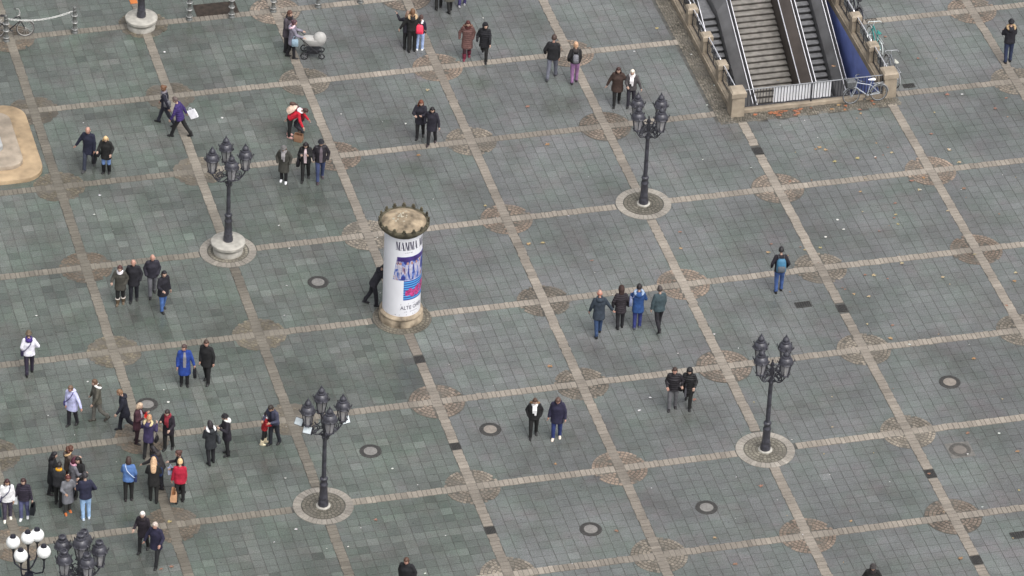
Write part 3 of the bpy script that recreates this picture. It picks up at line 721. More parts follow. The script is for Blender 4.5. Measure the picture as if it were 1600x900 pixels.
stepm(-2.84, 2.84, -2.93, 1.95, .85, -.02, .17, 'step', TAN); stepm(-2.2, 2.2, -2.28, 1.3, .55, .17, .33, 'step', TAN2)
b = MB(); b.lathe([(1.72,.33),(1.72,.50),(1.66,.54),(1.6,.56),(1.55,.95),(1.62,1.0),(1.62,1.12),(0,1.13)], 8, (0,-.5,0), rot=math.pi/8); b.build('pedestal', GRS, mo)

# ------------------------------------------------------------------ bollards and chain
bm_ = MB(); bm_.lathe([(.13,-.01),(.13,.04),(.10,.07),(.085,.12),(.10,.15),(.10,.19),(.075,.22),(.07,.42),(.09,.44),(.09,.49),(.07,.51),(.068,.72),(.088,.74),(.088,.80),(.066,.82),(.062,.92),(.085,.95),(.085,.98),(.05,1.0),(.07,1.04),(.072,1.09),(.05,1.13),(.002,1.15)], 14)
BOLM = mat('bollard_iron', (.15,.155,.15), .35, .3, .3, 12)
bol_me = bm_.mesh('shaft', BOLM); autosmooth(bol_me, 50)
rg = MB()
for z in (.17, .465, .77): rg.torus((0,0,z), .098, .022, 14, 6)
ring_me = rg.mesh('ring', mat('worn_steel', (.42,.42,.41), .35, .6, .3, 15)); autosmooth(ring_me)
BOLS = [(10,64,'beside the bicycle at the top left'), (117,51,'holding the end of a sagging chain'), (296,31,'left of the dark ground hatch'), (362,27,'right of the dark ground hatch'), (427,18,'just left of the couple with the pram, behind them'), (497,11,'right of the pram, near the top edge'), (563,4,'rightmost of the row along the top edge')]
for x, y, tx in BOLS:
    t = thing('bollard', 'ringed grey iron bollard '+tx, 'bollard', tuple(G(x, y)), 0, 'bollards along the top edge'); link('shaft', bol_me, t); link('ring', ring_me, t)
a, c = G(10, 64)+Vector((0,0,.97)), G(117, 51)+Vector((0,0,.97))
ch = thing('chain', 'pale chain sagging between two bollards at the top left', 'chain', (a+c)/2); mid_ = (a+c)/2
lk = MB(); lk.torus((0,0,0), .032, .011, 8, 5, sy=1.0); NL = 40
CHM = mat('bright_chain', (.62,.62,.60), .3, .5, .2, 20)
bb = MB()
for k in range(NL):
    t_ = (k+.5)/NL; p = a.lerp(c, t_)-mid_; p.z -= .22*4*t_*(1-t_)*1.0
    d = (c-a).normalized(); M = Matrix.Translation(p) @ Matrix.Rotation(math.atan2(d.y, d.x), 4, 'Z') @ Matrix.Rotation(math.pi/2*(k % 2), 4, 'X') @ Matrix.Diagonal((1.5, .9, 1, 1))
    bb.torus((0,0,0), .034, .012, 8, 5, M=M)
o_ = bb.build('chain_links', CHM, ch, True); tag(o_, kind='stuff')

# ------------------------------------------------------------------ manholes, drains, hatch
CAST = mat('cast_iron_ring', (.055,.053,.05), .55, .3, .35, 14, .4, 60); LIDC = mat('concrete_lid', (.185,.178,.168), .7, 0, .2, 12, .3, 50); LIDR = mat('tan_concrete_lid', (.215,.19,.165), .7, 0, .2, 12)
MH = [(230,632,0,'among the crowd at the left'), (497,441,0,'left of the white advertising column'), (766,671,1,'left of the couple in white scarf and navy parka'), (579,705,0,'right of the floodlit lamp post'), (1104,793,0,'below the lower right lamp post, on its left'), (923,827,0,'lowest in the picture, near the bottom edge'), (1484,597,1,'in open paving, upper of two near the right edge'), (1500,703,2,'in a square frame near the right edge')]
for x, y, k, tx in MH:
    t = thing('manhole_cover', 'round manhole cover with dark rim '+tx, 'manhole', tuple(G(x, y)), random.uniform(0, 6), 'manhole covers')
    if k == 2:
        t.rotation_euler[2] = 0; b = MB(); b.box(-.42,.42,-.42,.42,-.02,.006); b.build('frame', mat('frame_concrete', (.13,.125,.115), .7, 0, .3, 8), t)
    b = MB(); b.lathe([(.37,-.02),(.37,.008),(.35,.013),(.245,.013),(.24,.008)], 36); rr_ = sbuild(b, 'rim', CAST if k != 2 else mat('worn_rim', (.09,.085,.078), .6, .2, .3, 12), t)
    b = MB(); b.lathe([(.225,-.02),(.225,.012),(.21,.015),(.002,.0155)], 30); sbuild(b, 'lid', (LIDC, LIDR, mat('worn_lid', (.15,.135,.12), .6))[k], t)
    for q in range(16):
        a_ = 2*math.pi*q/16; b = MB(); b.ell((.29*math.cos(a_), .29*math.sin(a_), .013), (.016,.016,.004), 6, 3); b.build('vent_lug', CAST, rr_)
def grate(p, w_, h_, label, n=6):
    t = thing('drain_grate', label, 'drain', tuple(p), 0, 'drain grates'); b = MB(); b.box(-w_,w_,-h_,h_,-.02,.0045); b.build('sump', mat('drain_dark', (.02,.02,.02), .8), t)
    b = MB(); e=.03
    for x0,x1,y0,y1 in ((-w_,w_,h_-e,h_),(-w_,w_,-h_,-h_+e),(-w_,-w_+e,-h_+e,h_-e),(w_-e,w_,-h_+e,h_-e)): b.box(x0,x1,y0,y1,0,.016)
    b.build('frame', CAST, t)
    for k in range(n):
        x = -w_+e+(2*w_-2*e)*(k+.5)/n; b = MB(); b.box(x-.011,x+.011,-h_+e,h_-e,0,.013); b.build('bar', CAST, t)
dl = ['in the band below the front left stairwell pillar', 'in the band right of the lone walker with the backpack', 'in the band just below the advertising column', 'in the band below the tan cobble circle, mid picture', 'in the band nearest the bottom, centre left', 'in the band at the right, upper one of two', 'in the band at the bottom right corner']
for d, tx in zip(DRAINS, dl): grate(Vector((min(XS, key=lambda X: abs(X-d.x)), d.y, 0)), .18, .20, 'square dark drain grate '+tx)
grate(G(1255, 476), .28, .16, 'small grey drain grate in the slabs beside the lone walker'); grate(G(1420, 134), .22, .13, 'dark drain slot right of the stairwell corner pillar'); grate(G(1361, 32), .22, .13, 'dark drain slot behind the right stairwell parapet'); grate(G(1592, 836), .28, .17, 'grey drain grate at the right edge')
p = G(338, 14); t = thing('ground_hatch', 'large dark rusty hatch in the ground at the top', 'hatch', tuple(p)); b = MB(); b.box(-.82,.78,-.42,.42,-.02,.012); b.build('plate', mat('rusty_plate', (.035,.025,.018), .6, .2, .5, 5), t)
for k in range(5): b = MB(); b.box(-.78+k*.31,-.55+k*.31,-.38,.38,.012,.017); b.build('panel', mat('rusty_plate', (.035,.025,.018), .6, .2, .5, 5), t)
p = G(207, 3); t = thing('orange_mat', 'small orange board lying beyond the stone plinth at the top', 'board', tuple(p)); b = MB(); b.box(-.10,.18,-.15,.35,.0,.03,None,.01); b.build('board', mat('orange_paint', (.55,.17,.04), .6), t)
# ------------------------------------------------------------------ people
EYE = mat('dark_eye', (.015,.012,.01), .3); LIP = mat('lips', (.35,.12,.10), .5)
SKINS = {'p': (.44,.29,.225), 'r': (.43,.24,.185), 't': (.40,.24,.165), 'd': (.25,.14,.09)}
JOBS = []                      # meshes fused into one skin each, all in one pass at the end
def fuse(name, mb, m, parent, vox, extra=None, it=5):
    me = mb.mesh(name, m); o = link(name, me, parent)
    r = o.modifiers.new('fuse', 'REMESH'); r.mode = 'VOXEL'; r.voxel_size = vox; r.use_smooth_shade = True
    s_ = o.modifiers.new('soft', 'SMOOTH'); s_.iterations = it; s_.factor = .5
    JOBS.append((o, m, extra)); return o
def arm_chain(side, f, o, e, inn, s):
    sh = Vector((side*.185, 0, 1.415))
    f, o, e, inn = map(R_, (f, o, e, inn))
    d1 = Vector((side*math.sin(o), math.sin(f)*math.cos(o), -math.cos(f)*math.cos(o)))
    f2 = f+e; o2 = o-inn
    d2 = Vector((side*math.sin(o2), math.sin(f2)*math.cos(o2), -math.cos(f2)*math.cos(o2)))
    el = sh+d1*.285; wr = el+d2*.25
    return sh, el, wr, d2
ARMS = {'down': (2,8,14,4), 'front': (24,7,18,3), 'back': (-24,9,10,2), 'pocket': (-10,17,40,26), 'phone': (12,14,112,34), 'hold': (18,12,72,26), 'carry': (3,10,6,2),
        'up': (150,10,15,0), 'side': (4,26,6,2), 'reach': (62,8,18,4), 'hip': (-14,32,62,52), 'link': (0,16,75,20), 'across': (26,12,78,42), 'high': (55,20,92,4)}
def hand(mb, wr, d, side, curl=.5):
    d = d.normalized(); ax = Vector((side,0,0)); u = d.cross(Vector((0,1,0)) if abs(d.y) < .8 else Vector((1,0,0))).normalized(); v = d.cross(u).normalized()
    pc = wr+d*.055; mb.capsule(wr-d*.01, pc+d*.02, .024, .032, 8)
    for k in range(4):
        b0 = pc+d*.035+v*(k-1.5)*.0185; L = (.062,.072,.068,.052)[k]
        m1 = b0+(d*math.cos(curl*.5)+u*math.sin(curl*.5))*L*.55; m2 = m1+(d*math.cos(curl*1.5)+u*math.sin(curl*1.5))*L*.5
        mb.tube([b0-d*.015, b0, m1, m2], [.010,.0095,.0088,.006], 5)
    t0 = wr+d*.03+v*-.03; mb.tube([t0, t0+d*.03-v*.022, t0+d*.055-v*.02+u*.012], [.012,.0105,.007], 5)
NP = 0
def person(px, py, a, H, label, coat='202024', clen='hip', legs='1a1b22', shoes='141416', hair=('short','3a2a20'), skin='p', stride=0, lift=0, bend=0, arms=('down','down'),
           hood=None, scarf=None, hat=None, puff=False, shiny=False, bulk=1.12, boots=None, look=(0,8), top=None, lead=1, tail=False, group=None, knee=None):
    global NP; NP += 1
    s = H/1.75; a += random.uniform(-7, 7); rz = heading(a)
    if stride < 5 and not knee: stride = random.uniform(2, 7)*random.choice((-1, 1))
    spread = random.uniform(-.01, .035) if stride < 8 else random.uniform(-.02, .01)
    pos = G(px, py); root = thing('person', label, 'person', pos, rz, group or 'people on the square')
    root.scale = (s, s, s)
    SK = mat('skin', SKINS[skin], .5, 0, .1, 12)
    # legs
    hipz = .90; legsP = []
    for side in (-1, 1):
        th = R_(stride*(1 if side == lead else -1)); kb = R_(6+ (lift if side != lead else stride*.15))
        if knee: kb = R_(knee)
        hp = Vector((side*.092, 0, hipz))
        kn = hp+Vector((side*(.008+spread), math.sin(th+ (R_(knee*.5) if knee else 0)), -math.cos(th+(R_(knee*.5) if knee else 0))))*.415
        t2 = th+(R_(knee*.5) if knee else 0)-kb
        an = kn+Vector((0, math.sin(t2), -math.cos(t2)))*.405
        pitch = -t2*.55 if side != lead else 0      # trailing heel lifts
        legsP.append([side, hp, kn, an, min(0, t2*.7) if side != lead else max(0, t2)*.3])
    low = min(l[3].z for l in legsP)-.075
    dz = -low
    for l in legsP:
        for q in (1, 2, 3): l[q].z += dz
    up = Vector((0, 0, dz))
    B = Matrix.Translation((0, 0, hipz+dz)) @ Matrix.Rotation(-R_(bend+ (3 if stride else 0)), 4, 'X') @ Matrix.Translation((0, 0, -hipz))
    T = lambda v: B @ Vector(v)
    sway = .0
    # trousers
    b = MB(); b.ell((0, 0, hipz+dz+.02), (.155, .108, .13), 14, 8)
    for side, hp, kn, an, p in legsP:
        b.capsule(hp, kn, .102, .078); b.capsule(kn, an+Vector((0,0,.03)), .077, .060)
        if boots is None: b.capsule(an+Vector((0,0,.10)), an+Vector((0,.0,-.01)), .062, .066)
    fuse('trousers', b, cloth(legs), root, .019)
    # shoes
    for side, hp, kn, an, p in legsP:
        b = MB(); M = Matrix.Translation(an) @ Matrix.Rotation(p, 4, 'X') @ Matrix.Rotation(-side*.12, 4, 'Z'); rings = []
        for y, w_, h in ((-.085,.022,.05),(-.07,.036,.085),(-.02,.040,.10),(.05,.044,.075),(.11,.046,.055),(.155,.036,.042),(.175,.015,.03)):
            rings.append([M @ Vector((w_*cx, y, -.075+hh*h)) for cx, hh in ((-1,0),(1,0),(1.02,.45),(.7,.9),(0,1),(-.7,.9),(-1.02,.45))])
        b.loft(rings)
        if boots:
            hi = an.lerp(kn, .82 if boots[1] else .45); d = (hi-an).normalized(); b.tube([an-d*.04, an, an.lerp(hi,.5), hi, hi+d*.004], [.058,.068,.078,.082,.06], 12)
        sbuild(b, 'boot' if boots else 'shoe', mat('shoe_leather', lin(boots[0] if boots else shoes), .5, 0, .15, 12), root, 50)
        if boots and len(boots) > 2:
            b = MB(); d = (hi-an).normalized(); b.torus((0,0,0), .068, .022, 14, 6, Matrix.Translation(hi) @ d.to_track_quat('Z','Y').to_matrix().to_4x4()); sbuild(b, 'boot_fur', cloth(boots[2]), root)
    # arms
    chains = []
    for side, ar in zip((-1, 1), arms):
        prm = ARMS[ar] if isinstance(ar, str) else ar
        if isinstance(ar, str): prm = tuple(v+random.uniform(-6, 6) for v in prm)
        sh, el, wr, d2 = arm_chain(side, *prm, s); chains.append((side, ar, T(sh), T(el), T(wr), (B.to_3x3() @ d2)))
    # coat
    b = MB(); k = bulk; hem = {'waist': .90, 'hip': .82, 'thigh': .68, 'knee': .50, 'long': .36}[clen]
    prof = [(1.495,.062,.062,.0),(1.47,.10,.078,-.005),(1.43,.158,.098,-.008),(1.37,.190,.115,-.006),(1.27,.192*k,.128*k,.0),(1.15,.178*k,.126*k,.004),(1.03,.172*k,.122*k,.0),(.93,.180*k,.128*k,-.004)]
    ex = .035 if stride > 12 else 0
    z = .86
    while z > hem: prof.append((z, (.186+.03*(.86-z))*k, (.134+.05*(.86-z)+ex*(.9-z)*2)*k, 0)); z -= .09
    prof.append((hem, (.188+.035*(.86-hem))*k, (.136+.055*(.86-hem)+ex*(.9-hem)*2)*k, 0))
    rings = []
    for i, (z, w_, d_, yo) in enumerate(prof):
        if z >= .9: Mx = B
        else:
            t_ = min(1, (.9-z)/.15); Mx = None
        ring_ = []
        for q in range(18):
            an_ = 2*math.pi*q/18; ca, sa = math.cos(an_), math.sin(an_)
            x = w_*math.copysign(abs(ca)**.85, ca); y = d_*math.copysign(abs(sa)**.9, sa)+yo
            if z < .9: wob = 1+.035*math.sin(3*an_+px)*(0.9-z)*3; x *= wob; y *= wob
            v = Vector((x, y, z))
            ring_.append(B @ v if z >= .9 else (B @ v).lerp(v+up, min(1, (.9-z)/.35)))
        rings.append(ring_)
    b.loft(rings[::-1])
    for side, ar, sh, el, wr, d2 in chains:
        b.capsule(sh+(B.to_3x3() @ Vector((-side*.03,0,0))), el, .074*k**.5, .060*k**.5); b.capsule(el, wr-d2*.01, .060*k**.5, .047*k**.5)
    fuse('coat', b, cloth(coat, puff, shiny), root, .0185)
    # body
    b = MB()
    b.loft([[B @ Vector((w_*math.cos(2*math.pi*q/12), d_*math.sin(2*math.pi*q/12), z)) for q in range(12)] for z, w_, d_ in ((.88,.11,.07),(1.0,.115,.075),(1.2,.13,.08),(1.36,.14,.08),(1.43,.11,.07),(1.47,.055,.055),(1.50,.05,.052),(1.57,.048,.052))])
    for side, hp, kn, an, p in legsP: b.capsule(hp, kn, .062, .048); b.capsule(kn, an, .046, .034)
    for side, ar, sh, el, wr, d2 in chains: b.capsule(sh, el, .046, .038); b.capsule(el, wr+d2*.02, .038, .026)
    yaw, pit = look
    HM = B @ Matrix.Translation((0, .018, 1.55)) @ Matrix.Rotation(R_(yaw), 4, 'Z') @ Matrix.Rotation(-R_(pit), 4, 'X') @ Matrix.Scale(1.07, 4)
    x = MB(); hc = Vector((0, .012, .085)); rings = []
    for kk in range(13):
        t_ = -math.pi/2+math.pi*kk/12; ring_ = []
        for q in range(18):
            a_ = 2*math.pi*q/18; dx, dy, dzz = math.cos(t_)*math.cos(a_), math.cos(t_)*math.sin(a_), math.sin(t_)
            r3 = Vector((.076*dx, (.098 if dy < 0 else .092)*dy, .115*dzz))
            if dzz < -.2: r3.x *= 1-.28*(-dzz-.2); r3.y += .012*(-dzz)
            if dy > .9 and -.35 < dzz < .1: r3.y += .018*(1-abs(dzz+.15)/.3)            # nose
            if dy > .75 and .05 < dzz < .25 and .25 < abs(dx) < .6: r3.y -= .006          # sockets
            if dy > .8 and dzz < -.75: r3.y += .008                                         # chin
            ring_.append(HM @ (hc+r3))
        rings.append(ring_)
    x.loft(rings)
    for sx in (-1, 1): x.ell((0,0,0), (.014,.024,.032), 7, 5, HM @ Matrix.Translation(hc+Vector((sx*.078,-.004,-.01))))
    for side, ar, sh, el, wr, d2 in chains:
        if ar not in ('pocket', 'hip'): hand(x, wr, d2, side, .9 if ar in ('phone','hold','carry','side','across') else .5)
    x.cur = 1
    for sx in (-1, 1): x.ell((0,0,0), (.012,.007,.006), 6, 4, HM @ Matrix.Translation(hc+Vector((sx*.032,.080,.012))))
    x.cur = 2; x.ell((0,0,0), (.022,.007,.006), 6, 4, HM @ Matrix.Translation(hc+Vector((0,.086,-.058))))
    fuse('body', b, SK, root, .024, extra=x)
    # hair, hats, hoods
    st_, hcol = hair
    hm = mat('hair', lin(hcol), .55, 0, .35, 30, .4, 60)
    def capshell(k1, kf, zlow, f0=.25, top_=1.1):
        m_ = MB(); rg_ = []
        for kk in range(13):
            t_ = -math.pi/2+math.pi*kk/12; ring_ = []
            for q in range(18):
                a_ = 2*math.pi*q/18; dx, dy, dzz = math.cos(t_)*math.cos(a_), math.cos(t_)*math.sin(a_), math.sin(t_)
                face = smooth01((dy-f0)/.25)*smooth01((.62-dzz)/.25); lo = smooth01((zlow-dzz)/.25)
                kq = k1*(1-max(face, lo))+kf*max(face, lo)
                ring_.append(HM @ (hc+Vector((.078*dx*kq, .096*dy*kq, .116*dzz*(kq if kq < 1 else kq*top_/1.1)))))
            rg_.append(ring_)
        m_.loft(rg_); return m_
    if hat:
        m_ = capshell(1.2, .8, .0, .3); m_.torus((0,0,0), .088, .02, 18, 6, HM @ Matrix.Translation(hc+Vector((0,-.006,.022))) @ Matrix.Rotation(.12, 4, 'X') @ Matrix.Diagonal((1,1.18,1.4,1)))
        fuse('hat', m_, cloth(hat), root, .012, it=3)
    if hood == 'up' or (isinstance(hood, tuple) and hood[0] == 'up'):
        m_ = capshell(1.42, .72, -.9, .45, 1.08); m_.ell((0,0,0), (.10,.09,.10), 12, 8, HM @ Matrix.Translation(hc+Vector((0,-.03,-.12))))
        fuse('hood', m_, cloth(coat if hood == 'up' else hood[1], False, shiny), root, .014, it=4)
    elif st_ == 'bald': fuse('hair', capshell(1.05, .86, -.35, .05, .62), hm, root, .011, it=2)
    elif st_ == 'none': pass
    else:
        m_ = capshell(1.17, .82, -.55 if st_ != 'short' else -.30)
        if st_ in ('long', 'verylong'):
            z1 = -.20 if st_ == 'long' else -.31
            m_.loft([[HM @ Vector((w_*math.cos(2*math.pi*q/12), yo+d_*math.sin(2*math.pi*q/12), z)) for q in range(12)] for z, w_, d_, yo in ((z1,.055,.026,-.105),(z1+.06,.085,.036,-.105),(-.08,.10,.045,-.09),(.0,.098,.06,-.055),(.08,.09,.07,-.03),(.14,.07,.06,-.02))])
            for sx in (-1, 1): m_.capsule(HM @ Vector((sx*.082,-.01,.06)), HM @ Vector((sx*.098,.015,z1+.07)), .03, .026)
        if st_ == 'bob':
            m_.loft([[HM @ Vector((w_*math.cos(2*math.pi*q/12), yo+d_*math.sin(2*math.pi*q/12), z)) for q in range(12)] for z, w_, d_, yo in ((-.04,.09,.055,-.045),(.02,.102,.075,-.035),(.10,.095,.08,-.025))])
        if st_ == 'curly':
            for q in range(9): m_.ell((0,0,0), (.055,.055,.055), 8, 6, HM @ Matrix.Translation(hc+Vector((.09*math.cos(q*.7+2.6), -.035+.07*math.sin(q*.7+2.6), .03-.05*(q % 3)))))
        if st_ == 'bun': m_.ell((0,0,0), (.05,.05,.05), 10, 7, HM @ Matrix.Translation(hc+Vector((0,-.105,.055))))
        if st_ == 'tail': m_.capsule(HM @ (hc+Vector((0,-.10,.03))), HM @ (hc+Vector((0,-.145,-.13))), .038, .02)
        fuse('hair', m_, hm, root, .012, it=3)
    if isinstance(hood, tuple) and hood[0] == 'fur':        # fur-trimmed hood lying on the back
        m_ = MB(); m_.torus((0,0,0), .125, .045, 18, 8, B @ Matrix.Translation((0,-.045,1.485)) @ Matrix.Rotation(.55, 4, 'X') @ Matrix.Diagonal((1.12,.95,.9,1))); sbuild(m_, 'fur_collar', mat('fur', lin(hood[1]), .9, 0, .35, 26, .9, 50), root, 80)
        m_ = MB(); m_.ell((0,0,0), (.13,.075,.11), 12, 8, B @ Matrix.Translation((0,-.125,1.41))); fuse('hood', m_, cloth(coat), root, .018)
    elif isinstance(hood, tuple) and hood[0] == 'down':
        m_ = MB(); m_.ell((0,0,0), (.135,.08,.085), 12, 8, B @ Matrix.Translation((0,-.10,1.45))); m_.torus((0,0,0), .10, .035, 16, 6, B @ Matrix.Translation((0,-.03,1.485)) @ Matrix.Rotation(.35, 4, 'X')); fuse('hood', m_, cloth(hood[1]), root, .016)
    if scarf:
        m_ = MB(); m_.torus((0,0,0), .082, .046, 18, 8, B @ Matrix.Translation((0,.012,1.495)) @ Matrix.Rotation(-.12, 4, 'X')); m_.torus((0,0,0), .09, .035, 18, 8, B @ Matrix.Translation((0,.025,1.455)) @ Matrix.Rotation(-.25, 4, 'X'))
        if tail:
            for sx, L_ in ((-.035,.40),(.04,.30)): m_.loft([[B @ Vector((sx+w_*cx, y+.018*cy, z)) for cx, cy in ((-1,-1),(1,-1),(1,1),(-1,1))] for z, y, w_ in ((1.46-L_,.152*bulk,.035),(1.30,.155*bulk,.045),(1.40,.135,.04),(1.48,.09,.03))])
        fuse('scarf', m_, cloth(scarf), root, .015)
    if top:                                                  # what shows in the open coat
        m_ = MB(); m_.loft([[B @ Vector((w_*cx, y+.012*cy, z)) for cx, cy in ((-1,-1),(1,-1),(.8,1),(-.8,1))] for z, y, w_ in ((.86,.128*bulk,.055),(1.0,.118*bulk,.06),(1.15,.124*bulk,.065),(1.27,.126*bulk,.06),(1.37,.112,.045),(1.46,.08,.035))]); sbuild(m_, 'top', cloth(top), root, 60)
    root['_arms'] = 0; del root['_arms']
    return dict(root=root, B=B, ch=chains, s=s, M=Matrix.Translation(pos) @ Matrix.Rotation(rz, 4, 'Z') @ Matrix.Scale(s, 4), dz=dz, bulk=bulk)
def wr(P, side): c = [c for c in P['ch'] if c[0] == side][0]; return c[4]+c[5]*.09

def place(t, P, loc, rz=0, rx=0): t.matrix_world = P['M'] @ Matrix.Translation(loc) @ Matrix.Rotation(rz, 4, 'Z') @ Matrix.Rotation(rx, 4, 'X')
def handbag(P, side, label, col, size=(.16,.075,.12), drop=.16, loc=None, strap='hand', grp=None):
    loc = Vector(loc) if loc else wr(P, side)+Vector((0,0,-drop-size[2]))
    t = thing('handbag', label, 'bag'); m = mat('bag_leather', lin(col), .5, 0, .2, 10); place(t, P, loc)
    w_, d_, h = size; b = MB(); b.loft([[Vector((d_*k*cx, w_*k2*cy, z)) for cx, cy in ((-1,-.8),(-.7,-1),(.7,-1),(1,-.8),(1,.8),(.7,1),(-.7,1),(-1,.8))] for z, k, k2 in ((-h,.7,.9),(-h*.9,.95,1),(0,1,1),(h*.8,.75,.95),(h,.35,.85))]); sbuild(b, 'pouch', m, t, 50)
    b = MB()
    if strap == 'hand': b.tube([(0, w_*.6*math.cos(q), h*.9+drop*math.sin(q)) for q in np.linspace(0, math.pi, 11)], .011, 6)
    elif strap == 'shoulder':
        shp = Vector(([c for c in P['ch'] if c[0] == side][0][2]))+Vector((-side*.03,0,.09)); l = shp-loc
        b.tube([(0, w_*.7, h*.9), (l.x*.85, l.y+.13, l.z*.55), (l.x, l.y+.11, l.z*.86), (l.x, l.y, l.z), (l.x, l.y-.11, l.z*.86), (l.x*.85, l.y-.12, l.z*.55), (0, -w_*.7, h*.9)], .011, 6)
    sbuild(b, 'strap', m, t); return t
def crossbag(P, side, label, bagcol, strapcol, size=(.12,.05,.10)):
    k = P['bulk']; B = P['B']; base = B @ Vector((side*.215*k, 0, .92)); sh = B @ Vector((-side*.10, 0, 1.50))
    t = thing('crossbody_bag', label, 'bag'); place(t, P, base); loc = base
    w_, d_, h = size; m = mat('bag_leather', lin(bagcol), .5, 0, .2, 10); b = MB(); b.loft([[Vector((d_*k_*cx, w_*cy*k2, z)) for cx, cy in ((-1,-.8),(-.7,-1),(.7,-1),(1,-.8),(1,.8),(.7,1),(-.7,1),(-1,.8))] for z, k_, k2 in ((-h,.7,.9),(-h*.9,1,1),(h*.7,1,1),(h,.5,.9))]); sbuild(b, 'pouch', m, t, 50)
    b = MB(); ms = mat('strap_web', lin(strapcol), .6)
    for sy in (-1, 1):
        pts = [B @ Vector(v) for v in ((side*.205*k, sy*.05, .97), (side*.15*k, sy*.135*k, 1.06), (side*.05, sy*.152*k, 1.20), (-side*.05, sy*.145*k, 1.33), (-side*.095, sy*.10, 1.45), (-side*.10, 0, 1.515))]; b.tube([p-loc for p in pts], .016, 6)
    sbuild(b, 'strap', ms, t); return t
def backpack(P, label, col, col2, h=.23, w_=.15):
    B = P['B']; t = thing('backpack', label, 'backpack'); t.matrix_world = P['M'] @ B @ Matrix.Translation((0, -.215*P['bulk'], 1.20))
    b = MB(); b.loft([[Vector((w_*k*cx, .085*k2*cy, z)) for cx, cy in ((-1,-.5),(-.75,-1),(.75,-1),(1,-.5),(1,.8),(-1,.8))] for z, k, k2 in ((-h,.85,.8),(-h*.92,1,1.1),(-h*.1,1,1.15),(h*.6,.95,.9),(h*.95,.65,.6),(h,.4,.3))]); sbuild(b, 'pack', mat('pack_nylon', lin(col), .6, 0, .15, 9, .3, 14), t, 50)
    b = MB(); b.loft([[Vector((w_*.8*k*cx, -.11+.035*k2*cy, z)) for cx, cy in ((-1,-.5),(-.75,-1),(.75,-1),(1,-.5),(1,.8),(-1,.8))] for z, k, k2 in ((-h*.85,.8,.6),(-h*.75,1,1),(-h*.1,1,1),(h*.05,.8,.5))]); sbuild(b, 'pocket', mat('pack_nylon', lin(col2), .6, 0, .15, 9, .3, 14), t, 50)
    for sx in (-1, 1): b = MB(); b.tube([(sx*.09,.07,h*.8),(sx*.10,.16,h+.08),(sx*.105,.26,h*.9),(sx*.11,.33,h*.1),(sx*.14,.30,-h*.5),(sx*.15,.1,-h*.8)], .016, 6); sbuild(b, 'strap', mat('strap_web', (.03,.03,.035), .6), t)
def tote(P, side, label, col, size=(.17,.08,.19), loc=None, name='paper_bag', cat='paper bag', tilt=0, second=None):
    loc = Vector(loc) if loc else wr(P, side)+Vector((0,0,-.12-size[2]))
    t = thing(name, label, cat); place(t, P, loc, 0, tilt); w_, d_, h = size; m = mat('bag_paper', lin(col), .65, 0, .12, 6, .4, 9); b = MB()
    q = lambda k, k2, z: [Vector((d_*k*cx, w_*k2*cy, z)) for cx, cy in ((-1,-1),(0,-1.04),(1,-1),(1.03,0),(1,1),(0,.96),(-1,1),(-.97,0))]
    b.loft([q(1,.97,-h), q(1.02,1,0), q(.7,1.02,h), q(.62,.98,h-.01), q(.9,.95,0), q(.9,.9,-h+.01)]); sbuild(b, 'bag', m, t, 30)
    for sx in (-.5, .5): b = MB(); b.tube([(sx*d_, w_*.4*math.cos(u), h*.97+.11*math.sin(u)) for u in np.linspace(0, math.pi, 9)], .006, 5); b.build('handle', m, t)
    return t
def phone(P, side, label):
    p = wr(P, side); t = thing('mobile_phone', label, 'phone'); place(t, P, p, 0, .7); b = MB(); b.box(-.036,.036,-.004,.004,-.07,.07); b.build('case', mat('phone_case', (.02,.02,.022), .3), t); b = MB(); b.box(-.033,.033,-.0065,-.0042,-.064,.064); b.build('screen', mat('phone_screen', (.3,.33,.38), .15), t)

# --- the people, left to right, top to bottom
P = person(258,194,262,1.70,'person in navy jacket and grey scarf striding left beside the purple jacket','1c1c2c','hip','2a2c38',hair=('bun','6a4a34'),stride=24,arms=('back','front'),scarf='77727a')
handbag(P,-1,'grey shoulder bag on the back of the striding navy jacket','6c6c72',(.13,.06,.14),loc=(-.20,-.13,1.05),strap='shoulder')
P = person(281,213,255,1.72,'person in purple jacket striding left with a white carrier bag','3a2a66','hip','15151b',hair=('short','5a4d4a'),stride=25,arms=('front','back'),lead=-1,bend=8,puff=True)
tote(P,1,'white paper carrier bag swung behind the purple jacket','eeeef4',(.15,.05,.17),name='carrier_bag',cat='bag',tilt=-.5,loc=(.24,-.42,.92))
P = person(139,263,345,1.84,'balding person in navy coat holding hands with the blonde companion','1b1e34','thigh','333848',hair=('bald','7a5a4a'),skin='r',stride=19,arms=('carry','side'),top=None,shoes='3a3a3c')
handbag(P,-1,'black bag carried by the balding walker in navy','101018',(.17,.06,.15),drop=.06)
P = person(166,270,352,1.64,'long haired blonde person in black coat and tall black boots','14141a','thigh','6f8cc0',hair=('verylong','d2b183'),arms=('link','hold'),boots=('0e0e12',1),stride=4,look=(20,30))
handbag(P,1,'dark handbag at the elbow of the blonde person in boots','24242a',(.14,.06,.12),loc=(.27,.10,.93))
P = person(453,213,75,1.64,'person in red and white jacket leaning over, legs in black','c01030','waist','12121a',hair=('short','3a2420'),bend=48,arms=('reach','reach'),shoes='d8a8a0',hood=('down','e8e4ea'),lead=-1,stride=4)
backpack(P,'beige backpack on the person leaning over in red','d8bfae','c8ae9c',.2,.15)
P2 = person(472,206,272,1.56,'crouching person in dark red jacket facing the red jacket','6a1424','waist','2e2e36',hair=('tail','4a3028'),bend=30,arms=('reach','hold'),scarf='e6e2e6',knee=85)
tote(P,1,'brown shopping bag standing at the feet of the two in red','8a6850',(.16,.12,.15),loc=(.16,.42,.16),name='shopping_bag',cat='bag')
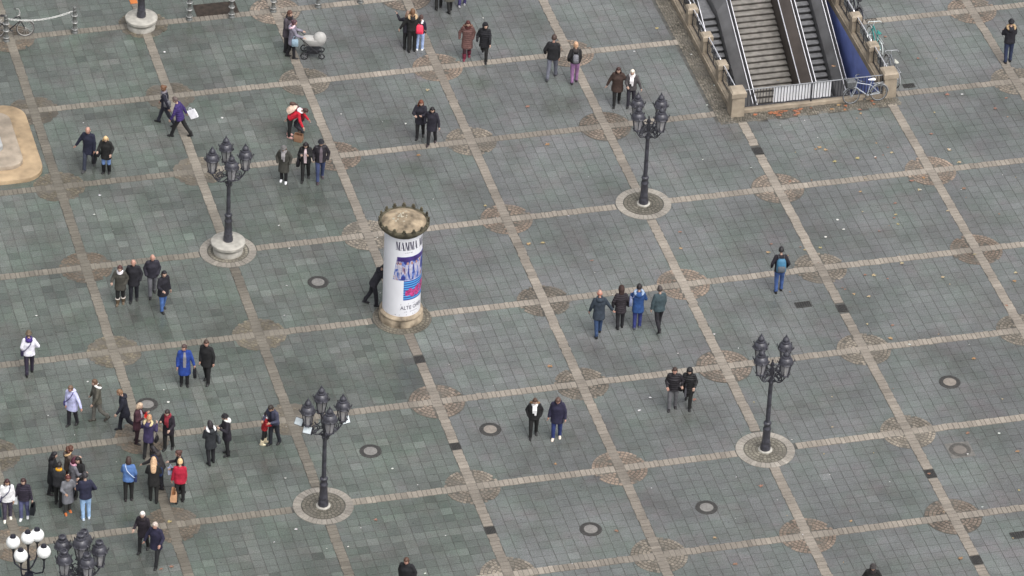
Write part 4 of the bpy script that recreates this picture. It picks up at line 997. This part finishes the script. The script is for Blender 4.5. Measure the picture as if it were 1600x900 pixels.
P = person(443,284,358,1.62,'person in long olive coat, grey scarf, beanie and white sneakers','3e3d38','knee','17171c','e8e8ec',hair=('long','6a5a50'),hat='6e6c6c',scarf='9a9698',tail=True,arms=('pocket','pocket'),look=(0,20))
P = person(477,281,355,1.70,'person in open black coat over a pale top looking at a phone','17141c','hip','14141a',hair=('long','20181c'),stride=13,arms=('phone','phone'),top='d6c2c6',look=(0,28))
phone(P,1,'mobile phone held by the walker in the open black coat'); handbag(P,1,'black handbag hanging from the arm of the phone user','15131a',(.16,.07,.15),loc=(.27,.02,.80),strap='shoulder')
P = person(500,282,2,1.82,'person in black leather jacket and blue jeans wearing a cap','221e26','hip','39456a','3a3036',hair=('short','1c1a20'),hat='1e2028',stride=13,arms=('pocket','pocket'),shiny=True,bulk=1.08,top='6a6068')
P = person(449,80,62,1.80,'tall person in grey brown coat standing behind the pram pusher','4c464e','thigh','26242a',hair=('short','5a3c30'),arms=('down','hold'),scarf='221c22')
P = person(456,90,100,1.64,'person in grey coat with pink fur hood pushing the pram','807c8a','thigh','1c1a20',hair=('bun','4a3038'),hood=('fur','e8c0cc'),arms=((34,10,40,8),(34,10,40,8)),stride=9)
handbag(P,1,'pale blue bag at the hip of the pram pusher','8aa0b0',(.13,.06,.16),loc=(.26,.10,.86))
P = person(636,76,182,1.60,'slim person in navy jacket raising a phone, left of the trio','23222c','hip','15151b',hair=('long','8a7060'),arms=('high','down'),look=(0,0))
phone(P,-1,'mobile phone raised by the left one of the trio')
P = person(643,79,180,1.76,'tall person in black in the middle of the trio','141418','waist','121216',hair=('tail','6a4c34'),hood=('fur','b49a78'),arms=('side','side'))
P = person(656,77,176,1.45,'child in navy jacket and light jeans with a white hood','1c1e30','waist','9fb4dc','eceef4',hair=('short','4a3430'),hood=('down','ecebf0'),arms=('link','down'))
backpack(P,'bright pink red backpack on the child of the trio','f0405c','e03050',.22,.16)
person(685,12,185,1.74,'person in black with only legs in view at the top edge, leftmost','16161a','hip','101014',stride=8)
person(702,17,200,1.68,'person in grey coat cut off by the top edge, middle one','5a5850','knee','15151a','141416',stride=10,arms=('down','pocket'))
person(722,8,180,1.70,'person in purple blue trousers cut off by the top edge, rightmost','2a2a3a','hip','35305e','a0a0a4',stride=8)
P = person(729,91,2,1.70,'person in long brown coat with a dark red scarf and red boots','6a4c48','knee','3c1c26',hair=('long','4a1c18'),scarf='4a1418',stride=10,arms=('pocket','pocket'),boots=('6a2438',0),puff=True,hood=('fur','7a5a4c'),look=(0,15))
P = person(756,95,348,1.70,'person all in black with a hood stepping forward beside the brown coat','1a1a20','thigh','131318',hair=('short','141418'),hood='up',stride=12,lift=45,lead=-1,arms=('front','pocket'),look=(30,5),puff=True)
P = person(656,215,358,1.68,'person with long auburn hair and black coat, left of a pair','22202c','thigh','15151c',hair=('verylong','6a3a26'),stride=10,arms=('across','across'),look=(20,15))
P = person(674,225,352,1.66,'person with long black hair in a flared black coat, right of a pair','24222e','thigh','14161e',hair=('verylong','181418'),stride=13,arms=('down','pocket'),bulk=1.1,look=(20,18),shoes='2a2024')
P = person(862,121,172,1.82,'stocky person in black jacket and grey jeans walking away','18161e','hip','6a6c78','3a3a40',hair=('short','40302a'),skin='r',stride=17,arms=('pocket','down'),bulk=1.15)
P = person(897,128,180,1.68,'blonde person in black jacket and mauve trousers walking away','201e20','waist','8e6890','2a262c',hair=('bun','c8a080'),stride=8,arms=('pocket','down'),hood=('down','302c2c'))
backpack(P,'small grey backpack on the walker in mauve trousers','707076','66666c',.17,.11)
P = person(963,164,358,1.70,'broad person in brown coat walking towards the viewer by the lamp','3c2c26','thigh','15151a',hair=('long','3a201c'),stride=13,arms=('side','side'),bulk=1.2,look=(0,12))
P = person(985,166,356,1.64,'white haired person in grey jacket half hidden by the lantern','4a4648','hip','2c2a34',hair=('short','d8d0c4'),scarf='ece8ea',tail=True,stride=8,arms=('side','hold'))
P = person(1574,96,186,1.80,'lone person in dark parka with fur hood at the top right','1a1922','hip','25304c',hair=('short','1a1a1e'),hat='1a1a20',hood=('fur','a08868'),arms=('hold','hold'),stride=5)
P = person(1216,454,182,1.78,'lone person in black jacket and blue jeans walking away','1e1a24','hip','3a5488',hair=('short','1c1a1e'),arms=('pocket','pocket'),stride=6,bulk=1.08)
backpack(P,'blue and grey backpack on the lone walker','3c7090','5a6068',.25,.16)
P = person(934,522,188,1.80,'person in dark teal parka and jeans, leftmost of four walking away','2e3844','thigh','2e4468',hair=('bald','b07060'),skin='r',stride=14,arms=('down','side'),hood=('down','303a46'),bulk=1.1)
P = person(968,511,180,1.66,'person in dark brown puffer coat with hood up, second of four','2c262c','thigh','17171f',hair=('short','2a1c1a'),hood=('up','3a2824'),arms=('pocket','pocket'),stride=5,bulk=1.12,puff=True)
handbag(P,-1,'small black bag at the side of the brown puffer coat','17151a',(.11,.05,.10),loc=(-.29,.02,1.0))
P = person(995,511,178,1.74,'person in bright blue parka, third of four walking away','24487f','thigh','2a3470','4a4c58',hair=('short','1e181a'),hood=('fur','8fa0b8'),arms=('hold','hold'),stride=5,bulk=1.1)
handbag(P,-1,'grey blue shoulder bag on the bright blue parka','7e86a4',(.13,.06,.16),loc=(-.27,-.03,1.12),strap='shoulder')
P = person(1028,514,190,1.76,'person in dark green grey jacket, rightmost of four walking away','3c4c52','hip','1d1b22',hair=('short','3e3836'),stride=16,lift=25,arms=('down','down'),lead=1,bulk=1.1,top=None)
P = person(1050,639,2,1.78,'person in black puffer jacket and grey jeans arm in arm','1f1b22','hip','68686c','1e1c20',hair=('short','3a2a24'),skin='r',stride=7,arms=('hip','link'),puff=True,shiny=True,top=None)
tote(P,-1,'black and white folder bag held by the grey jeans walker','3a3a40',(.12,.03,.16),loc=(-.40,.08,.80),name='folder_bag',cat='bag',tilt=.35)
P = person(1074,636,356,1.70,'person in glossy black hooded coat arm in arm','17171c','thigh','121216',hair=('short','141418'),hood='up',stride=12,lift=30,arms=('link','hold'),lead=-1,puff=True,shiny=True,look=(0,18))
handbag(P,1,'black bag on the arm of the glossy hooded coat','1a1a1e',(.14,.07,.13),loc=(.27,.04,.88))
P = person(833,682,3,1.66,'person in black jacket with fur hood and white scarf','1b181d','hip','141418',hair=('short','4a3428'),hood=('fur','8a6c50'),scarf='f0f0f2',tail=True,arms=('pocket','pocket'),stride=10,look=(0,20))
P = person(869,685,0,1.80,'person in navy parka, jeans and pale shoes looking down','24223c','thigh','2a3870','d0c4b6',hair=('short','5a443c'),skin='r',arms=('down','down'),stride=6,bulk=1.15,look=(0,32),hood=('down','24223a'))
P = person(188,475,2,1.66,'person in olive coat with white fur collar and furry boots','44423c','thigh','15151a',hair=('bob','4a2c2a'),scarf='eae6ea',arms=('pocket','hold'),boots=('5e5040',0,'d0c8c0'),stride=4)
P = person(209,470,2,1.78,'bald person in black coat, middle of three facing the viewer','1f1e26','thigh','1b1c26',hair=('bald','c8b0a0'),skin='r',arms=('pocket','pocket'),bulk=1.1)
P = person(238,461,4,1.76,'bald person in navy jacket and grey trousers, hands in pockets','2a2834','hip','6a6a70',hair=('bald','b89080'),skin='r',arms=('pocket','pocket'),stride=13)
P = person(255,485,38,1.70,'person in dark coat and blue jeans with their head turned right','1b1724','thigh','4a6ca8',hair=('bob','14121a'),arms=('down','hold'),stride=8,look=(-20,5))
P = person(288,602,12,1.74,'person in open bright blue coat over a grey top with a black bag','20408f','knee','14161e',hair=('short','4a3a38'),skin='r',arms=('carry','down'),top='8a888e',look=(-30,8),stride=4)
handbag(P,-1,'black bag in the hand of the bright blue coat','14141a',(.15,.06,.15),drop=.08)
P = person(323,597,340,1.80,'person in black coat looking towards the bright blue coat','17161c','thigh','16161c',hair=('short','4a3a32'),skin='r',arms=('down','down'),look=(30,8),stride=9,lead=-1)
P = person(46,583,182,1.70,'person in white coat with purple hood seen from behind','e8e6f2','hip','2a2436',hair=('short','5a4a3c'),hat='6a5c4c',hood=('down','3a2470'),arms=('pocket','hip'),stride=11,bulk=1.15)
crossbag(P,-1,'dark blue crossbody bag on the white coat','241f3c','4a4668')
P = person(113,664,328,1.68,'person in pale lavender coat walking left','c2c4ea','thigh','1c1a22',hair=('short','6a5648'),skin='r',arms=('side','down'),stride=8,hood=('down','d0d2f0'),bulk=1.12,look=(0,15))
crossbag(P,1,'purple strapped crossbody bag on the lavender coat','3c3270','3c3270')
P = person(152,658,298,1.74,'person in olive jacket with white fur hood and grey trousers','55534a','hip','6a6862','3a3630',hair=('short','5a4434'),hood=('fur','eeece8'),arms=('front','down'),stride=11,lift=20)
P = person(195,673,288,1.74,'person in dark navy coat walking left with head bowed','1a1c2a','thigh','171a26','14141a',hair=('short','7a5c44'),arms=('front','down'),stride=15,lift=20,bend=6,look=(0,12),hood=('down','1a1c2a'))
P = person(215,692,72,1.66,'grey haired person in maroon coat holding something red','43242f','thigh','2c1822','1a1618',hair=('bob','c0a890'),arms=('phone','phone'),look=(0,12),top='b0a8b4')
t = tote(P,1,'small red packet held by the maroon coat','e02820',(.06,.04,.07),loc=wr(P,1)+Vector((0,.02,.04)),name='red_packet',cat='packet')
P = person(232,713,160,1.64,'fair haired person in purple coat with beige fur collar','3a3256','thigh','16141c',hair=('short','b08868'),hood=('fur','c4b48c'),arms=('hold','phone'),stride=8,bulk=1.05)
handbag(P,1,'black handbag at the hip of the purple coat','16141a',(.12,.05,.10),loc=(.28,.06,.80))
P = person(263,702,342,1.70,'dark haired person wrapped in a large red scarf','221c26','thigh','17151b',hair=('short','2c2020'),scarf='8a2434',tail=True,arms=('hold','phone'),look=(0,20),bulk=1.08)
P = person(329,723,202,1.66,'person in dark coat with pale fur hood seen from behind','26292e','thigh','17191f',hair=('bob','2a2428'),hood=('fur','d8d8da'),arms=('phone','phone'),stride=3)
handbag(P,1,'grey shoulder bag on the dark coat with pale fur hood','4c5054',(.14,.06,.15),loc=(.27,-.02,.98),strap='shoulder')
P = person(354,710,282,1.68,'person in black jacket and beanie with a white hood facing left','1f1b26','thigh','19161e',hair=('short','1a1618'),hat='1e1c20',hood=('down','ecece8'),arms=('phone','hold'),bulk=1.1,look=(0,5))
P = person(413,693,95,1.32,'child in red jacket with white stripe and cream boots','a01a22','hip','17151a',hair=('short','2a2024'),arms=('hold','hold'),boots=('e6d8b8',0),puff=True,scarf='eceaec')
P = person(428,694,322,1.76,'person in blue grey jacket bending to the child in red','3a3c50','waist','23252e',hair=('short','2e2622'),skin='t',arms=('across','across'),stride=9,bend=8,top='181c30',look=(10,22))
P = person(82,771,78,1.70,'person in long black coat with black hair facing right','19191f','knee','1a1a1e','2c282a',hair=('long','17151a'),arms=('pocket','down'))
P = person(107,762,96,1.70,'curly brown haired person in brown jacket at the back of the group','584c46','hip','4a1c28',hair=('curly','4e2c1e'),arms=('hold','hold'),hood=('fur','b89a74'))
P = person(124,777,342,1.70,'person in black coat with long dark hair and bare neck','17161c','thigh','141418',hair=('verylong','1e1816'),arms=('hold','hold'),look=(10,8))
P = person(92,788,160,1.66,'person in black jacket with mustard yellow scarf','2a2a2e','hip','121216',hair=('short','221e1e'),scarf='d0980f',arms=('hold','down'))
handbag(P,1,'tan bag held by the yellow scarf wearer','b87850',(.08,.05,.08),loc=(.22,.16,.98))
P = person(114,778,108,1.64,'person in grey coat with pink scarf and maroon hair','6c6c74','thigh','2a2c34',hair=('bob','4a1c2c'),scarf='e0a8bc',tail=True,arms=('hold','hold'))
P = person(106,801,25,1.58,'person in long grey coat with orange brown shoes','75767c','knee','3a3c3a','c06a34',hair=('bob','5a2c2a'),skin='t',arms=('phone','hold'),look=(-15,18))
P = person(134,809,197,1.78,'person in navy jacket and light blue jeans seen from behind','20223a','hip','94b4d8','c0ccdc',hair=('short','2e2c30'),arms=('hold','hip'),bulk=1.12)
P = person(201,780,182,1.66,'person in denim blue jacket and black leggings seen from behind','5578b0','hip','141218','2a2428',hair=('bob','3c2c28'),arms=('hold','pocket'),bulk=1.12)
crossbag(P,1,'dark blue bag with pale strap across the denim jacket','2a3458','b8c8e0')
P = person(240,782,184,1.70,'person with long blonde hair in black coat seen from behind','17151a','thigh','121216',hair=('verylong','c8a684'),arms=('phone','hold'),bulk=1.1)
P = person(251,762,248,1.66,'dark haired person leaning left behind the blonde in black','2a272a','hip','1c1c24',hair=('long','1a1518'),arms=('reach','hold'),bend=16,hood=('down','3a3432'))
handbag(P,-1,'large navy shopping bag on the arm of the leaning person','26365c',(.24,.09,.17),loc=(-.26,.05,.92),strap='shoulder')
P = person(282,768,275,1.68,'brown haired person in dark jacket behind the red coat','25242a','hip','1c1c22',hair=('bun','4a2e28'),arms=('hold','hold'))
tote(P,-1,'pale blue carrier bag in front of the dark jacket','b4bedc',(.09,.06,.13),name='carrier_bag',cat='bag',loc=(-.10,.36,1.0))
P = person(281,783,172,1.66,'blonde person in bright red coat with a paper bag','b01238','hip','1a181c','1a181a',hair=('short','d4b486'),arms=('carry','down'),bulk=1.1)
tote(P,-1,'tan paper shopping bag carried by the red coat','cfa27e',(.22,.11,.17),loc=(-.20,-.12,.36))
P = person(12,812,2,1.70,'person in white jacket with long dark red hair','ecebee','hip','4a4456','e4e0d4',hair=('verylong','3c2024'),skin='t',arms=('down','carry'),stride=6)
crossbag(P,1,'dark strap bag across the white jacket','30304a','3c3c5a')
tote(P,1,'dark green patterned carrier bag held by the white jacket','17393c',(.16,.09,.17),name='carrier_bag',cat='bag')
P = person(38,810,358,1.68,'person in dark purple jacket and grey blue jeans with bags','2a2434','hip','5a5e84','d8dadc',hair=('bob','3a2626'),arms=('carry','carry'),stride=6,puff=True)
tote(P,-1,'black carrier bag held by the dark purple jacket','10161e',(.15,.08,.18),name='carrier_bag',cat='bag')
tote(P,1,'white plastic bag at the right hand of the dark purple jacket','d4d8dc',(.10,.06,.16),name='carrier_bag',cat='bag',loc=(.27,.0,.80))
P = person(224,861,342,1.66,'white haired person in black coat, behind the navy coat','231c26','thigh','16161c',hair=('short','ded6d2'),arms=('down','link'),stride=12,scarf='2a2228',bulk=1.08)
P = person(244,880,346,1.74,'pale haired person in navy coat with arm swinging','22203a','thigh','17171e',hair=('short','c8bab0'),skin='r',arms=('link','side'),stride=20,lift=20,bulk=1.12,lead=-1)
P = person(634,938,352,1.80,'brown haired person in black coat cut off by the bottom edge','14151e','thigh','15151c',hair=('short','50382c'),skin='r',arms=('pocket','pocket'),bulk=1.15,look=(0,15))
P = person(1358,945,0,1.72,'person in black with a grey beanie cut off by the bottom edge','141418','hip','15151a',hair=('short','2a2626'),hat='3c3838',arms=('pocket','pocket'),bulk=1.1,scarf='2a2426')
P = person(583,476,98,1.80,'person in black bending behind the advertising column with one arm up','22212a','hip','191a22','222226',hair=('short','1a1a1c'),bend=22,arms=((150,6,10,0),(70,10,40,0)),stride=11,lift=10,hood=('down','22212a'),bulk=1.1)

# one pass: fuse every body, coat, pair of trousers and head of hair into a single skin
bpy.context.view_layer.update()
dg = bpy.context.evaluated_depsgraph_get()
for o, m, extra in JOBS:
    me = bpy.data.meshes.new_from_object(o.evaluated_get(dg))
    me.name = o.name
    if extra is not None:
        bm = bmesh.new(); bm.from_mesh(me); tmp = extra.mesh('tmp', [m, EYE, LIP], True); bm.from_mesh(tmp); bm.to_mesh(me); bm.free(); bpy.data.meshes.remove(tmp)
    me.materials.clear()
    for mm in ([m] if extra is None else [m, EYE, LIP]): me.materials.append(mm)
    me.polygons.foreach_set('use_smooth', [True]*len(me.polygons))
    JOBS_OLD = o.data; o.modifiers.clear(); o.data = me; bpy.data.meshes.remove(JOBS_OLD)

# ------------------------------------------------------------------ pram
pr = thing('pram', 'white hooded pram with black chassis pushed by the grey coat', 'pram', tuple(G(488, 87)), heading(92))
PW = mat('cream_fabric', (.40,.395,.38), .75, 0, .08, 6, .3, 12); PB = mat('pram_black', (.018,.018,.022), .4)
for sx, y, r in ((-.28,-.30,.15), (.28,-.30,.15), (-.24,.34,.12), (.24,.34,.12)):
    b = MB(); M = Matrix.Translation((sx, y, r)) @ Matrix.Rotation(math.pi/2, 4, 'Y'); b.torus((0,0,0), r-.02, .022, 20, 6, M); w_ = sbuild(b, 'wheel', PB, pr)
    b = MB(); b.lathe([(.03,-.03),(.03,.03)], 8, M=M)
    for k in range(6): b.tube([M @ Vector((0,0,0)), M @ Vector(((r-.03)*math.cos(k*1.047), (r-.03)*math.sin(k*1.047), 0))], .008, 5)
    b.build('hub', mat('wheel_grey', (.25,.25,.26), .4, .5), w_)
b = MB()
for sx in (-.25, .25):
    b.tube([(sx, -.30, .15), (sx, .05, .42), (sx, .34, .12)], .016, 6); b.tube([(sx, .30, .20), (sx, -.10, .55), (sx, -.50, .95)], .016, 6)
b.tube([(-.25,-.30,.15),(.25,-.30,.15)], .014, 6); b.tube([(-.25,.05,.42),(.25,.05,.42)], .014, 6); b.tube([(-.24,.34,.12),(.24,.34,.12)], .012, 6); b.box(-.2,.2,-.22,.26,.2,.32)
sbuild(b, 'chassis', PB, pr)
b = MB(); b.tube([(-.25,-.50,.95),(-.2,-.56,1.0),(.2,-.56,1.0),(.25,-.50,.95)], .02, 8); sbuild(b, 'handle', PB, pr)
b = MB(); rg_ = []
for z, k in ((.50,.75),(.53,.9),(.70,1.0),(.76,1.02)): rg_.append([Vector((.2*k*math.copysign(abs(math.cos(q))**.6, math.cos(q)), .05+.42*k*math.copysign(abs(math.sin(q))**.7, math.sin(q)), z)) for q in np.linspace(0, 2*math.pi, 20, endpoint=False)])
b.loft(rg_); sbuild(b, 'bassinet', PW, pr, 50)
b = MB(); b.ell((0,0,0), (.215,.25,.27), 16, 10, Matrix.Translation((0, .26, .76)) @ Matrix.Rotation(-.25, 4, 'X')); sbuild(b, 'hood', PW, pr, 80)
b = MB(); b.ell((0,0,0), (.20,.27,.07), 14, 8, Matrix.Translation((0, -.16, .77))); sbuild(b, 'blanket', PW, pr, 80)

# ------------------------------------------------------------------ bicycles
def bicycle(loc, rz, lean, label, frame, rimc, dark=False, seat='eeeeee'):
    t = thing('bicycle', label, 'bicycle', loc, rz, 'parked bicycles'); t.rotation_euler = (0, 0, 0)
    t.matrix_world = Matrix.Translation(loc) @ Matrix.Rotation(rz, 4, 'Z') @ Matrix.Rotation(lean, 4, 'X')
    fm_ = mat('frame_paint', lin(frame), .4, .2, .1, 6); rm = mat('rim_metal', lin(rimc), .35, .5, .1, 6); bk = mat('tyre_rubber', (.06,.06,.062), .7)
    for x in (-.54, .54):
        M = Matrix.Translation((x, 0, .34)) @ Matrix.Rotation(math.pi/2, 4, 'X')
        b = MB(); b.torus((0,0,0), .325, .018, 30, 6, M); wh = sbuild(b, 'wheel', bk, t)
        b = MB(); b.torus((0,0,0), .300, .013, 30, 5, M); sbuild(b, 'rim', rm, wh)
        b = MB()
        for k in range(14): b.tube([M @ Vector((0,0,.02*(-1)**k)), M @ Vector((.29*math.cos(k*.449), .29*math.sin(k*.449), 0))], .0035, 3)
        b.lathe([(.025,-.05),(.025,.05)], 8, M=M); b.build('spokes', rm, wh)
        b = MB(); b.tube([(x+.36*math.cos(q), 0, .34+.36*math.sin(q)) for q in np.linspace(.5 if x > 0 else .2, 2.7 if x > 0 else 3.1, 12)], .02, 5); sbuild(b, 'mudguard', rm, t)
    b = MB(); BB_, ST, HT, HB, RA, FA = (-.08,0,.30), (-.22,0,.80), (.34,0,.86), (.38,0,.68), (-.54,0,.34), (.54,0,.34)
    b.tube([BB_, ST], .018, 7); b.tube([BB_, HB], .021, 7); b.tube([(-.19,0,.70), HT], .018, 7); b.tube([HT, HB], .022, 7)
    for sy in (-.05, .05): b.tube([(BB_[0],sy*.6,BB_[2]), (RA[0],sy,RA[2])], .011, 6); b.tube([(-.19,sy*.4,.72), (RA[0],sy,RA[2])], .010, 6); b.tube([(HB[0],sy*.6,HB[2]), (.44,sy,.52), (FA[0],sy,FA[2])], .012, 6)
    sbuild(b, 'frame', fm_, t)
    b = MB(); b.tube([(HT[0],0,HT[2]), (.32,0,1.0), (.34,0,1.03)], .014, 6); b.tube([(.22,-.29,1.03),(.33,-.22,1.05),(.36,0,1.03),(.33,.22,1.05),(.22,.29,1.03)], .013, 6); hb_ = sbuild(b, 'handlebar', rm, t)
    for sy in (-1, 1): b = MB(); b.tube([(.24,sy*.28,1.033),(.15,sy*.315,1.02)], .018, 6); b.build('grip', bk, hb_)
    b = MB(); b.tube([ST, (-.235,0,.90)], .014, 6); b.build('seat_post', rm, t)
    b = MB(); b.loft([[Vector((x, w_*cx, .92+h*cz)) for cx, cz in ((-1,0),(-.5,-.7),(.5,-.7),(1,0),(.6,1),(-.6,1))] for x, w_, h in ((-.38,.03,.02),(-.35,.085,.03),(-.28,.085,.032),(-.18,.04,.028),(-.10,.02,.02))]); sbuild(b, 'saddle', mat('saddle_cover', lin(seat), .6), t)
    b = MB(); b.torus((0,0,0), .085, .012, 16, 5, Matrix.Translation((-.08,.05,.30)) @ Matrix.Rotation(math.pi/2, 4, 'X')); b.tube([(-.08,.07,.30),(.06,.07,.20)], .01, 5); b.tube([(-.08,-.06,.30),(-.22,-.06,.40)], .01, 5); b.box(.01,.1,.07,.16,.19,.215); b.box(-.27,-.18,-.15,-.06,.39,.415); b.build('crank', bk, t)
    b = MB(); b.tube([(-.30,-.05,.72),(-.72,-.05,.73),(-.72,.05,.73),(-.30,.05,.72)], .008, 5); b.tube([(-.66,0,.73),(-.54,.06,.36)], .006, 4); b.build('carrier_rack', rm, t)
    return t
def bike_at(px, py, rz, lean, *a): p = G(px, py); bicycle(tuple(p), rz, lean, *a)
bike_at(1351, 160, math.pi+.02, .10, 'white bicycle leaning on the front railing of the stairwell', 'b4bac2', '9a9ea2', False, 'f4f4f6')
t_ = MB(); wb = G(1324, 150)
bk = thing('bicycle_basket', 'grey wire basket with a dark cover on the white bicycle', 'basket', tuple(G(1351, 160)+Vector((-.62,-.02,.80))))
b = MB(); b.loft([[Vector((w_*cx, w_*.8*cy, z)) for cx, cy in ((-1,-1),(1,-1),(1,1),(-1,1))] for z, w_ in ((0,.12),(.02,.15),(.24,.18),(.27,.14),(.28,.05))]); sbuild(b, 'basket', mat('basket_grey', (.10,.105,.11), .7, 0, .4, 20, .5, 30), bk)
bicycle((31.44,-9.0,0), R_(91), .06, 'grey bicycle parked outside the right parapet, nearest pillar', '7a7e84', 'b0b2b6', False, 'b8b8ae')
bicycle((31.44,-6.95,0), R_(91), .05, 'teal bicycle with white handlebar behind the right parapet', '2e8c88', 'dfe6e6', False, '2e8078')
bicycle((31.44,-4.6,0), R_(90), .05, 'dark bicycle behind the right parapet at the top edge', '1d1c2c', '3a3a44', False, '1a1a1e')
bike_at(17, 58, R_(-5), -.05, 'black bicycle with pale rims at the top left corner', '1c1a22', 'c8c6c2', True, '1a181c')

# ------------------------------------------------------------------ leaves and litter
lm_ = bpy.data.materials.new('autumn_leaf'); lm_.use_nodes = True
_t = lm_.node_tree; _b = _t.nodes['Principled BSDF']; _a = _t.nodes.new('ShaderNodeAttribute'); _a.attribute_name = 'tone'; _t.links.new(_a.outputs['Color'], _b.inputs['Base Color']); _b.inputs['Roughness'].default_value = .6
LV = [(1302,104),(1274,234),(1281,231),(1304,253),(1393,239),(1340,248),(1368,247),(1483,235),(1499,254),(1424,283),(1443,278),(1436,297),(1234,284),(1344,300),(1399,318),(1399,336),(1397,341),(1403,351),(1506,295),(1481,330),(1282,388),(1365,431),(1409,412),(1523,398),(1473,434),(1587,427),(1585,440),(1334,460),(1358,464),(1355,507),(1395,509),(1391,529),(1521,561),(1512,677),(1590,706),(1592,767),(1500,874),(1200,395),(1205,382),(856,226),(1063,363),(1064,389),(925,408),(848,380),(826,382),(654,243),(758,322),(668,141),(825,167),(1026,45),(587,813),(868,726),(963,830),(1117,841),(1149,882),(1189,760),(265,816),(268,886),(252,890),(859,573),(1085,625),(1243,180),(1246,175),(1300,171),(1310,165),(1343,172),(1345,178),(1435,92),(1383,58),(1455,210),(1480,148),(1572,154),(1555,170),(1330,815),(1452,741),(1501,873),(1290,235),(1352,430),(1573,478)]
WH = [(1257,189),(1367,246),(1484,234),(1438,297),(1503,148),(1091,72),(1080,86),(1116,134),(1105,165),(998,192),(634,194),(533,179),(755,29),(991,81),(1098,250),(1173,263),(57,494),(147,336),(156,306),(436,353),(448,447),(452,389),(446,748),(462,828),(544,855),(664,897),(1059,553),(1116,523),(1154,545),(888,338),(1016,622),(999,642),(613,733),(1512,710),(1561,678),(1535,793),(4,173),(257,82),(347,185),(1421,539),(263,629),(137,597),(1290,371),(1309,344),(1318,359),(256,610)]
V = []; F = []; K = []
def leaf(p, r, col, flat=False):
    a0 = random.uniform(0, 6.28); n = 11; o = len(V)
    V.append((p.x, p.y, .022)); K.append((*col, 1))
    for k in range(n):
        rr = r*((1, .5)[k % 2])*random.uniform(.8, 1.15) if not flat else r*random.uniform(.7, 1.1); a = a0+2*math.pi*k/n
        V.append((p.x+rr*math.cos(a), p.y+rr*.8*math.sin(a), .018+random.uniform(0, .022))); K.append((*[c*random.uniform(.8,1.15) for c in col], 1))
    for k in range(n): F.append((o, o+1+k, o+1+(k+1) % n))
LC = [(.30,.17,.08),(.34,.23,.12),(.26,.13,.09),(.36,.29,.18),(.22,.12,.08),(.33,.27,.13)]
for x, y in LV: leaf(G(x, y), random.uniform(.07, .115), random.choice(LC))
for k in range(38):                            # wind drift against the stairwell kerb
    x = 26.3+abs(random.gauss(0, .5)) if k < 26 else random.uniform(25.5, 30.5); leaf(Vector((x, -10.32-abs(random.gauss(0, .10)), 0)), random.uniform(.06, .10), random.choice([(.36,.13,.06),(.32,.15,.07),(.25,.11,.06)]))
for k in range(40): leaf(G(random.uniform(1150, 1600), random.uniform(20, 880)), random.uniform(.03, .055), random.choice(LC))
def emit(name, label, cat):
    global V, F, K
    me = bpy.data.meshes.new(name); me.from_pydata(V, [], F); me.materials.append(lm_); tone_attr(me, K); o = link(name, me); tag(o, label, cat, kind='stuff'); V = []; F = []; K = []
emit('fallen_leaves', 'fallen orange and yellow autumn leaves scattered over the paving', 'leaves')
for x, y in WH: leaf(G(x, y), random.uniform(.03, .06), (.55,.55,.53), True)
for k in range(45): leaf(G(random.uniform(0, 1600), random.uniform(0, 900)), random.uniform(.015, .03), (.55,.55,.53), True)
emit('litter', 'small white scraps of litter scattered over the paving', 'litter')
